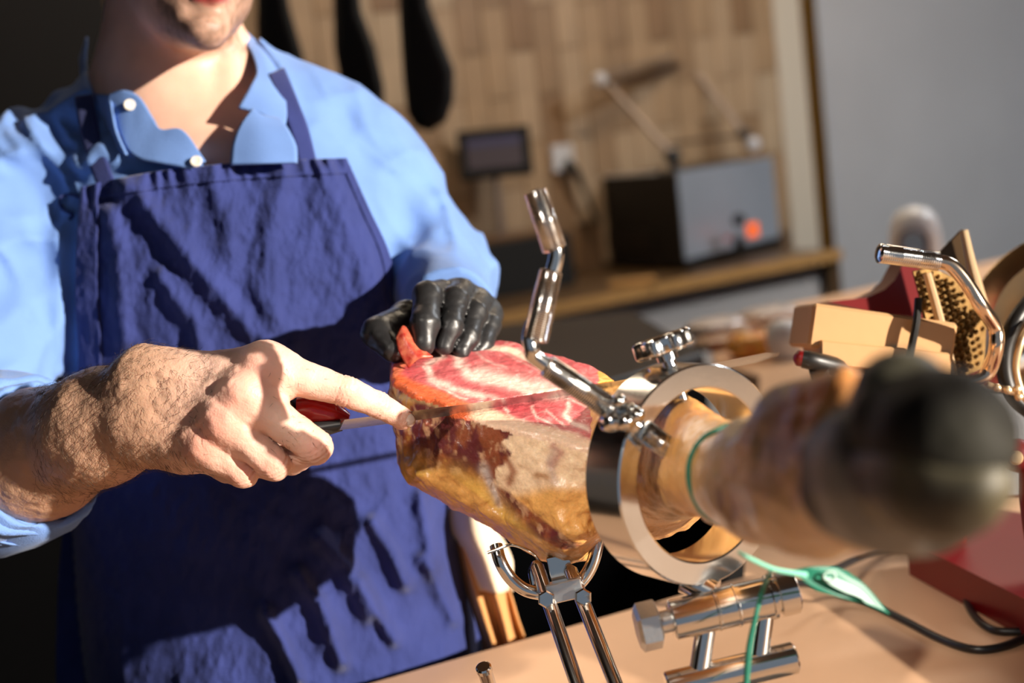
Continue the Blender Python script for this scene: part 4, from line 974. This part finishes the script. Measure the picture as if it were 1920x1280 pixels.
cq = P(1700, 650, 1.34); b = MB(); b.box([cq[0], cq[1], (ZT + .03 + 1.125) / 2], (1, 0, 0), (0, 1, 0), UP, (.030, .045, (1.125 - ZT - .03) / 2)); b.obj('column', REDP, sm)
b = MB(); b.tube([W(C(2010, 620, 1.305)), W(C(1900, 680, 1.30)), cq + [.02, .03, -.03]], .012, 14); b.obj('blade_arm', BRUSH, sm)
b = MB(); b.box(P(1632, 628, 1.17), rgt * .99 - upv * .14, fwd, upv * .99 + rgt * .14, (.058, .040, .0175)); b.obj('carriage_block', TANM, sm)
b = MB(); b.box(P(1640, 672, 1.16), rgt * .99 - upv * .10, fwd, upv, (.052, .035, .010)); b.obj('carriage_lip', TANM, sm)
prism('curved_guard', [(1548, 566), (1620, 560), (1655, 545), (1680, 520), (1697, 488), (1703, 460), (1720, 470), (1740, 520), (1745, 600), (1640, 590)], 1.26, .05, REDP, sm)
b = MB(); b.tube([C(1722, 560, 1.125), C(1718, 605, 1.12), C(1704, 675, 1.12)], .0032, 10, sub=4); b.obj('black_strap', BKP, sm, True)
p1 = prism('spiked_plate', [(1712, 508), (1745, 500), (1790, 520), (1850, 610), (1846, 690), (1800, 712), (1752, 706), (1742, 620)], [1.16, 1.16, 1.17, 1.19, 1.19, 1.17, 1.15, 1.15], .004, GPL, sm)
b = MB()
for i in range(11):
    for j in range(15):
        x_ = 1722 + i * 12 + j * 3; y_ = 512 + j * 13 + (i % 2) * 6
        if poly2(np.array([x_]), np.array([y_]), [(1712, 508), (1745, 500), (1790, 520), (1850, 610), (1846, 690), (1800, 712), (1752, 706), (1742, 620)])[0] < -6:
            b.lathe(C(x_, y_, 1.165 + (x_ - 1780) * .0002), (-.1, .2, -1), [(-.002, .0022), (.003, .0016), (.0065, .0002)], 6)
tag(b.obj('spikes', GPL, sm, True), kind='stuff')
p2 = prism('back_plate', [(1762, 472), (1803, 430), (1815, 432), (1862, 610), (1830, 600), (1800, 540)], 1.22, .004, mat('dark_bronze', (.10, .06, .03), rough=.35, metal=.7), sm)
b = MB(); b.tube([C(1807, 432, 1.21), C(1822, 500, 1.21), C(1846, 590, 1.21)], [.0035, .0045, .006], 10, sub=4); b.obj('plate_edge', GLT, sm, True)
b = MB(); b.tube([C(1738, 512, 1.14), C(1758, 585, 1.14), C(1776, 660, 1.14), C(1784, 708, 1.14)], [.0035, .004, .0045, .005], 10, sub=4); b.obj('brace', GLT, sm, True)
b = MB(); b.tube([C(1755, 489, 1.10), C(1782, 497, 1.10), C(1808, 525, 1.10), C(1840, 575, 1.10), C(1866, 615, 1.11), C(1868, 650, 1.11), C(1856, 690, 1.12), C(1838, 710, 1.12), C(1805, 716, 1.12), C(1735, 704, 1.12)], [.0058] * 6 + [.0062, .005, .0042, .003], 20, sub=8); b.obj('handle_bar', mat('warm_chrome', (.78, .60, .45), rough=.15, metal=1, bump=.05), sm, True)
knurl(C(1645, 474, 1.09), C(1762, 490, 1.10), .0074, CHROME, 'handle_grip', sm, turns=30)
bd = C(2010, 620, 1.30); b = MB(); b.lathe(bd, (-.45, .1, -.9), [(-.006, .02), (-.004, .088), (0, .093), (.002, .091), (.010, .070), (.006, .050), (.012, .030), (.013, .001)], 64); b.obj('blade_disc', GOLDM, sm, True, 30)
b = MB(); b.tube([C(1935, 560, 1.16), C(1905, 600, 1.15), C(1886, 650, 1.15), C(1884, 700, 1.15), C(1900, 745, 1.15), C(1935, 775, 1.15)], .0065, 16, sub=8); b.obj('blade_guard', BKP, sm, True)
b = MB(); b.tube([C(1935, 600, 1.14), C(1915, 640, 1.13), C(1905, 690, 1.13), C(1918, 740, 1.13), C(1935, 760, 1.13)], .0028, 12, sub=8); b.obj('guard_rim', GLT, sm, True)
b = MB(); b.tube([C(1850, 722, 1.14), C(1900, 735, 1.14), C(1960, 742, 1.14)], .003, 10); b.obj('tie_bar', GLT, sm, True)
for x_, y_ in ((1868, 728), (1888, 732), (1906, 730), (1909, 744)):
    b = MB(); b.lathe(C(x_, y_, 1.13), (0, .2, -1), [(0, .0035), (.002, .0035), (.004, .002), (.0045, .0002)], 12); b.obj('bolt', GLT, sm, True)
b = MB(); b.box(P(1930, 830, 1.22), rgt, fwd, upv, (.045, .02, .045)); b.obj('side_plate', BRUSH, sm)
b = MB(); b.lathe(C(1925, 858, 1.10), (-1, .25, -.1), [(-.02, .013), (.010, .013), (.018, .011), (.0225, .005), (.023, .0002)], 28); b.obj('red_knob', REDP, sm, True, 40)
b = MB(); b.lathe(C(1903, 858, 1.09), (-.15, .1, -1), [(0, .0055), (.004, .0055), (.0055, .004), (.006, .0003)], 20); b.obj('knob_bolt', GLT, sm, True)
b = MB(); b.tube([C(1925, 870, 1.10), C(1925, 930, 1.10), C(1935, 1010, 1.10)], .006, 12); b.obj('red_lever', REDP, sm, True)
b = MB(); b.tube([C(1505, 673, 1.12), C(1530, 678, 1.12), C(1600, 698, 1.14), C(1680, 730, 1.18)], [.007, .0075, .0085, .009], 16, sub=4); b.obj('feed_screw', BKP, sm, True)
b = MB(); b.lathe(C(1503, 672, 1.12), (-1, .1, -.3), [(-.006, .005), (-.002, .0066), (.003, .0062), (.006, .003), (.0065, .0003)], 20); b.obj('small_knob', REDP, sm, True, 60)
b = MB(); b.tube([C(1535, 690, 1.12), C(1545, 740, 1.14), C(1560, 800, 1.18)], [.008, .006, .01], 12, sub=3); b.obj('screw_bracket', BKP, sm, True)

# things at the back end of the worktop
WPL = mat('white_plastic', lin(225, 225, 228), rough=.35); BLW = mat('blue_tinted_window', lin(130, 165, 205), rough=.15)
q = Z(1727, 588, ZT); dW = (q - CAM) @ fwd
ja = empty('water_dispenser', q, 'white rounded table appliance with blue arched window behind the slicer handle', 'dispenser')
b = MB(); b.tube([q + UP * h_ for h_ in (0.0, .004, .10, .16, .195, .215, .224)], [.046, .05, .052, .052, .046, .032, .006], 36); b.obj('body', WPL, ja, False, 60)
rr_ = np.array([rgt[0], rgt[1], 0]); rr_ /= np.linalg.norm(rr_); ff_ = np.array([-rr_[1], rr_[0], 0])
pts = [(-.026, .03), (.026, .03), (.026, .12)] + [(.026 * math.cos(t), .155 + .026 * math.sin(t)) for t in np.linspace(0, math.pi, 12)] + [(-.026, .12)]
o_ = q - ff_ * .060 - rr_ * .022
v = [o_ + rr_ * a + UP * c for a, c in pts] + [o_ + rr_ * a + UP * c + ff_ * .02 for a, c in pts]; k = len(pts)
mk('arched_window', v, [tuple(range(k)), tuple(range(2 * k - 1, k - 1, -1))] + [(i, i + k, (i + 1) % k + k, (i + 1) % k) for i in range(k)], BLW, ja, False)
b = MB(); b.tube([o_ - ff_ * .002 + rr_ * a * 1.08 + UP * (c + .001) for a, c in pts[2:]], .005, 10); b.obj('window_frame', mat('grey_frame', lin(110, 105, 112), rough=.5), ja, False, 60)
q = Z(1474, 672, ZT); b = MB(); b.lathe(q + [0, 0, .0], (0, 0, 1), [(0, .022), (.004, .026), (.03, .034), (.055, .032), (.07, .020), (.074, .001)], 32)
tag(b.obj('lidded_cup', WPL, None, False, 60), 'small white rounded cup at the left end of the tan slicer block', 'cup')
def pillow(name, px, py, L_, W_, H_, rz, m, lb, cat='food pack', grp='vacuum packs at the far end of the worktop'):
    q = Z(px, py, ZT) + [0, 0, H_]; vs = []; nu_, nv_ = 20, 12; c_, s_ = math.cos(rz), math.sin(rz); rn = random.Random(px)
    for j in range(nv_ + 1):
        ph = -math.pi / 2 + math.pi * j / nv_
        for i in range(nu_):
            t = 2 * math.pi * i / nu_; se = lambda x_, p_: math.copysign(abs(x_) ** p_, x_)
            a = L_ * se(math.cos(ph), .5) * se(math.cos(t), .45); bq = W_ * se(math.cos(ph), .5) * se(math.sin(t), .45); h = H_ * math.sin(ph) * (1 + .12 * rn.uniform(-1, 1))
            vs.append(q + [a * c_ - bq * s_, a * s_ + bq * c_, h])
    f = [(j * nu_ + i, j * nu_ + (i + 1) % nu_, (j + 1) * nu_ + (i + 1) % nu_, (j + 1) * nu_ + i) for j in range(nv_) for i in range(nu_)]
    o = mk(name, vs, f, m, None, True); return tag(o, lb, cat, grp)
pw = mat('pack_film_white', lin(205, 190, 180), rough=.25, cvar=.2, cscale=40); pb = mat('pack_brown', lin(150, 100, 70), rough=.3, c2=lin(200, 170, 140), cscale=50); po = mat('pack_orange', lin(225, 130, 50), rough=.3, c2=lin(235, 175, 80), cscale=40)
pillow('food_pack', 1345, 632, .06, .045, .020, .5, pw, 'pale film food pack, left of the far packs on the worktop')
pillow('food_pack', 1445, 606, .06, .045, .018, .4, pw, 'whitish food pack right behind the orange one')
pillow('food_pack', 1345, 655, .045, .035, .014, .3, pb, 'brown and cream food pack in front of pale pack')
pillow('food_pack', 1410, 668, .045, .035, .022, .2, po, 'orange food pack nearest to the white cup')
pillow('food_pack', 1395, 640, .04, .03, .016, .9, pb, 'small brown pack between the orange and the pale packs')

# cloth hanging at his hip, behind the worktop edge
CRM = mat('cream_cloth', lin(226, 205, 178), rough=.85, bump=.4, bscale=500); TAN = mat('tan_cloth', lin(196, 140, 84), rough=.85, bump=.4, bscale=500)
cl = empty('hanging_cloth', P(900, 1190, 1.33), 'cream and tan cloth hanging in folds at his hip behind the worktop edge', 'cloth')
def wav(a, fq):
    def f(g):
        n_, m_ = g.shape[:2]; t = np.linspace(0, 1, n_)[:, None]; s = np.linspace(0, 1, m_)[None]
        g = g.copy(); g[:, :, 2] += a * np.sin(fq * t + 1.5 * np.sin(3 * s)) * (.4 + .6 * s); return g
    return f
patch('cream_part', [[C(846, 930, 1.34), C(842, 990, 1.34), C(872, 1040, 1.33), C(895, 1110, 1.33)], [C(882, 935, 1.32), C(885, 1000, 1.31), C(905, 1050, 1.31), C(918, 1110, 1.32)],
                     [C(925, 985, 1.33), C(935, 1030, 1.31), C(942, 1070, 1.31), C(945, 1110, 1.32)], [C(950, 1020, 1.34), C(962, 1050, 1.33), C(962, 1080, 1.33), C(960, 1110, 1.33)]], CRM, cl, .002, disp=wav(.007, 9))
patch('tan_part', [[C(845, 1000, 1.355), C(860, 1070, 1.355), C(885, 1150, 1.35), C(905, 1215, 1.35), C(930, 1300, 1.35)], [C(865, 1005, 1.34), C(890, 1080, 1.335), C(915, 1150, 1.33), C(935, 1215, 1.33), C(955, 1300, 1.33)],
                   [C(900, 1030, 1.35), C(925, 1090, 1.335), C(945, 1150, 1.33), C(960, 1215, 1.33), C(980, 1300, 1.33)], [C(935, 1060, 1.36), C(955, 1110, 1.345), C(970, 1160, 1.34), C(988, 1215, 1.34), C(1005, 1300, 1.34)]], TAN, cl, .002, disp=wav(.012, 15))
# ------------------------------------------------------------------ back of the shop
def prz(name, pts, z0, z1, m, parent):                    # upright prism on world base points
    pts = [np.array([p[0], p[1], 0]) for p in pts]; c = np.mean(pts, axis=0); k = len(pts); ch = .004
    ins = [p + (c - p) / np.linalg.norm(c - p) * ch for p in pts]
    v = [p + UP * z0 for p in ins] + [p + UP * (z0 + ch) for p in pts] + [p + UP * (z1 - ch) for p in pts] + [p + UP * z1 for p in ins]
    f = [tuple(range(k))[::-1], tuple(range(3 * k, 4 * k))] + [(s * k + i, s * k + (i + 1) % k, (s + 1) * k + (i + 1) % k, (s + 1) * k + i) for s in range(3) for i in range(k)]
    a = np.cross(pts[1] - pts[0], pts[2] - pts[0])[2]
    if a < 0: f = [q[::-1] for q in f]
    return sharp(mk(name, v, f, m, parent), 30)
pn, pr, pl = Z(1284, 508, ZB), Z(1462, 462, ZB), Z(1096, 500, ZB); p4 = pl + pr - pn
hM = .315
mc = empty('vacuum_packer', (pn + p4) / 2 * [1, 1, 1], 'steel box machine with raised lid frame and orange switch on rear counter', 'kitchen machine')
SF = mat('satin_steel_blue', lin(176, 186, 200), rough=.42, metal=.35, bump=.05, cvar=.08, cscale=4); DK = mat('dark_side', (.010, .008, .006), rough=.6); MBX = mat('matt_black', (.006, .006, .006), rough=.8)
prz('body', [pn, pr, p4, pl], ZB + .012, ZB + hM, DK, mc)
er = (pr - pn); er[2] = 0; Lr = np.linalg.norm(er); er /= Lr; el = (pl - pn); el[2] = 0; Ll = np.linalg.norm(el); el /= Ll
no = -el; nl = -er
b = MB(); b.box(pn + er * Lr / 2 + no * .003 + UP * (hM / 2 + .020), er, no, UP, (Lr / 2 - .004, .004, hM / 2 - .016)); b.obj('steel_front', SF, mc)
b = MB(); b.box(pn + er * Lr / 2 + no * .012 + UP * .010, er, no, UP, (Lr / 2, .014, .010)); b.obj('foot_rail', BKP, mc)
b = MB(); b.box(pn + el * Ll * .55 + er * .02 + UP * (hM + .004), el, er, UP, (Ll * .34, .012, .005)); b.obj('top_rim', WPL, mc)
b = MB(); b.box(pn + el * Ll * .55 + nl * .004 + UP * (.10), el, nl, UP, (Ll * .30, .004, .035)); b.obj('recess_panel', BKP, mc)
ORG = mat('orange_switch', (.95, .16, .02), rough=.4, emit=((1, .13, .01), .8))
def fr_pt(px, py, out=.01):                                # pixel ray to the steel front plane
    r = V(px, py, 1) @ R3; o = pn + no * out; t = ((o - CAM) @ no) / (r @ no); return CAM + r * t
b = MB(); b.box(fr_pt(1411, 431), er, no, UP, (.028, .008, .022)); b.obj('orange_switch', ORG, mc)
b = MB(); b.box(fr_pt(1363, 447), er, no, UP, (.016, .004, .007)); b.obj('red_mark', mat('red_print', (.5, .06, .05), rough=.5), mc)
b = MB(); a_ = fr_pt(1382, 412, .012); b.lathe(a_, no, [(0, .020), (.02, .018), (.022, .001)], 20); b.obj('knob', BKP, mc)
b = MB(); b.box(fr_pt(1386, 462, .02), er, no, UP, (.016, .016, .034)); b.obj('latch', BKP, mc)
FRM = mat('frame_steel', lin(165, 150, 140), rough=.35, metal=.6); BRB = mat('brown_bar', lin(70, 50, 36), rough=.5)
dpiv = (pn - CAM) @ fwd; dR = (pr - CAM) @ fwd
A1, A2 = P(1262, 292, dpiv + .05), P(1412, 270, dR + .02); T1, T2 = P(1140, 158, dpiv + .12), P(1290, 118, dR + .10)
for a_, c_ in ((A1, T1), (A2, T2)):
    b = MB(); b.tube([a_, c_], .010, 12); b.obj('lid_arm', FRM, mc)
b = MB(); b.tube([P(1125, 142, dpiv + .12), P(1290, 100, dR + .10)], .006, 12); b.obj('lid_rail', FRM, mc)
b = MB(); b.tube([T1, T2], .014, 12); b.obj('lid_bar', BRB, mc)
b = MB(); b.tube([P(1240, 272, dpiv + .10), P(1400, 252, dR + .08)], .006, 12); b.obj('lid_rail', BRB, mc)
for q, m_, r in ((A2, WPL, .024), (T2, FRM, .024), (P(1125, 148, dpiv + .12), WPL, .020), (A1, BKP, .024), (P(1396, 250, dR), BKP, .018)):
    b = MB(); b.lathe(q - no * .02, no, [(0, r * .8), (.004, r), (.03, r), (.036, r * .6), (.037, .001)], 18); b.obj('pivot_cap', m_, mc)
b = MB(); b.tube([P(1262, 300, dpiv + .02), P(1268, 318, dpiv + .02)], .018, 12); b.obj('hinge_block', BKP, mc)

# dark low machine and the scale with its display
q0, q1 = Z(850, 575, ZB), Z(1080, 533, ZB)
lo = empty('grill_machine', (q0 + q1) / 2, 'low black counter machine left of the steel box machine', 'kitchen machine')
nb_ = -wn_ * .34
prz('body', [q0, q1, q1 + nb_, q0 + nb_], ZB, ZB + .17, MBX, lo)
b = MB(); b.box((q0 + q1) / 2 + nb_ * .5 + UP * (.178), wd, wn_, UP, (np.linalg.norm(q1 - q0) / 2 - .01, .15, .006)); b.obj('top_plate', mat('tan_top_plate', lin(120, 88, 58), rough=.35, metal=.3), lo)
dS = ((q0 + q1) / 2 - CAM) @ fwd + .10
sc_ = empty('scale_display', P(935, 440, dS), 'black tilted display screen on thin pole, left of the steel machine', 'scale display')
b = MB(); b.box(P(928, 287, dS), rgt * .995 - upv * -.10, fwd, upv * .995 - rgt * .10, (.116, .018, .078)); b.obj('bezel', MBX, sc_)
b = MB(); b.box(P(927, 285, dS - .019), rgt * .995 - upv * -.10, fwd, upv * .995 - rgt * .10, (.088, .002, .050)); b.obj('screen', mat('screen_glass', lin(92, 84, 92), rough=.4), sc_)
b = MB(); b.box(P(925, 266, dS - .0215), rgt * .995 - upv * -.10, fwd, upv * .995 - rgt * .10, (.086, .001, .012)); b.obj('screen_line', mat('screen_line', lin(88, 88, 120), rough=.3), sc_)
b = MB(); b.tube([P(930, 330, dS + .01), P(940, 452, dS + .01)], .012, 12); b.obj('pole', FRM, sc_)
# socket and plug on the wall
s_, z_ = onwall(1052, 296, .01); so = empty('wall_socket', WP(s_, .01, z_ - .05), 'white wall socket with black plug and cable behind the machine', 'socket')
b = MB(); b.box(WP(s_, .018, z_), wd, wn_, UP, (.042, .008, .045)); b.obj('plate', WPL, so)
b = MB(); b.tube([WP(s_ + .005, .03, z_ - .02), WP(s_ + .02, .06, z_ - .05), WP(s_ + .06, .05, z_ - .14), WP(s_ + .10, .05, z_ - .24)], [.018, .014, .009, .009], 12, sub=4); b.obj('plug_cable', BKP, so)
b = MB(); q = Z(1468, 452, ZB); b.box(q + UP * .055 - wn_ * .1, wd, wn_, UP, (.028, .04, .055)); tag(b.obj('black_box', BKP), 'small black box right of the steel machine on the rear counter', 'box')
b = MB(); q = Z(1186, 530, ZB + .012); b.box(q, wd * .8 + wn_ * .6, wn_ * .8 - wd * .6, UP, (.07, .035, .011)); tag(b.obj('wooden_block', MCE), 'short tan wooden block lying on the rear counter edge', 'block')  # tan block in place of a sunlit spot on the counter edge
# black block standing in for the dark aisle floor and counter shadow
ctp = [Z(800, 622, 1.0), Z(1185, 582, 1.0), Z(1320, 660, 1.0), Z(900, 790, 1.0)]
prz('black_cart', ctp, 0, 1.0, mat('cart_black', (.012, .010, .009), rough=.5), None)
tag(bpy.data.objects['black_cart'], 'black low unit in the aisle before the rear counter', 'cart')
# hanging black paddles
for nm, pts, d, lb in (('hanging_paddle', [(745, -120), (790, -120), (806, 10), (832, 80), (852, 130), (851, 185), (836, 228), (806, 247), (780, 240), (764, 215), (756, 150), (749, 40)], 2.9, 'black paddle-shaped bundle hanging freely, rightmost and fully visible'),
                       ('hanging_paddle', [(622, -120), (660, -120), (678, 20), (704, 90), (720, 160), (722, 215), (700, 240), (665, 225), (640, 170), (627, 90)], 2.95, 'black paddle-shaped bundle hanging in the middle behind his shoulder'),
                       ('hanging_paddle', [(478, -120), (520, -120), (545, 20), (568, 100), (578, 150), (560, 190), (510, 190), (488, 120), (482, 60)], 3.0, 'black paddle-shaped bundle hanging nearest to his collar')):
    f_ = lambda p: smax(poly2(*proj(p), pts) * d / F, np.abs(p[:, 2] - d) - .03, .03)
    lo_, hi_ = C(min(a for a, _ in pts) - 25, max(c for _, c in pts) + 25, d), C(max(a for a, _ in pts) + 25, -150, d)
    v_, f2 = surf(f_, lo_ - [0, 0, .06], hi_ + [0, 0, .06], .008, steps=1); o = mk(nm, v_, f2, mat('black_wrap', (.006, .005, .005), rough=.8, bump=.2, bscale=30), None, True, True); tag(o, lb, 'paddle', 'black bundles hanging by the wall')
    hk = MB(); t = v_[np.argmax(v_[:, 1])]; hk.tube([W(t + [0, -.005, 0]), np.array([W(t)[0], W(t)[1], 3.05])], .004, 8); hk.obj('hanging_wire', BRUSH, o)
# fixtures for the added fill lights: ceiling panels and ham spot
LPM = mat('lamp_glow', (1, .9, .75), emit=((1, .85, .65), 6)); LFM = mat('lamp_frame', lin(60, 58, 56), rough=.5)
for i, l in enumerate(FILL_PANELS):
    x_, y_, z_ = l.location; t = empty('ceiling_lamp', (x_, y_, 3.06), ['warm ceiling panel lamp over the middle of the rear counter', 'warm ceiling panel lamp above and behind the man', 'cool ceiling panel lamp near the white wall'][i], 'lamp', 'ceiling panel lamps'); l.parent = t; l.location = (0, 0, -.04)
    b = MB(); b.box((x_, y_, 3.075), (1, 0, 0), (0, 1, 0), UP, (.48, .15, .022)); b.obj('frame', LFM, t)
    b = MB(); b.box((x_, y_, 3.050), (1, 0, 0), (0, 1, 0), UP, (.45, .125, .003)); b.obj('diffuser', LPM, t)
t = empty('track_spotlight', tuple(SPT), 'dark track spotlight above the customer side aimed at the ham', 'lamp'); dr = P(1050, 900, .95) - SPT; dr /= np.linalg.norm(dr)
spo.parent = t; spo.location = (0, 0, 0)
b = MB(); b._lathe(SPT - dr * .14, dr, [(0, .02), (.01, .045), (.13, .05), (.15, .055), (.15, .050), (.13, .045)], 24, False); b.obj('lamp_housing', LFM, t)
b = MB(); b.tube([SPT - dr * .1, SPT - dr * .1 + [0, 0, .1], [SPT[0], SPT[1] , 3.1]], .012, 10); b.obj('stem', LFM, t)
# tall dark cabinet at the left
s1 = onwall(212, 100, .62)[0]
cb = empty('tall_cabinet', WP(s1 - 1.0, .3, 0), 'tall dark brown cabinet in the shade behind his right shoulder', 'cabinet')
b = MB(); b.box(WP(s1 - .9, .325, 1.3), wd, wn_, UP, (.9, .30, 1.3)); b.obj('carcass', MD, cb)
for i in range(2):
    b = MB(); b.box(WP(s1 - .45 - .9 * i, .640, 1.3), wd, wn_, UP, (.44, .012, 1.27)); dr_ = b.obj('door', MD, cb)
    b = MB(); b.tube([WP(s1 - .85 - .1 * i, .665, 1.2), WP(s1 - .85 - .1 * i, .665, 1.4)], .008, 10); b.obj('handle', MBR, dr_)
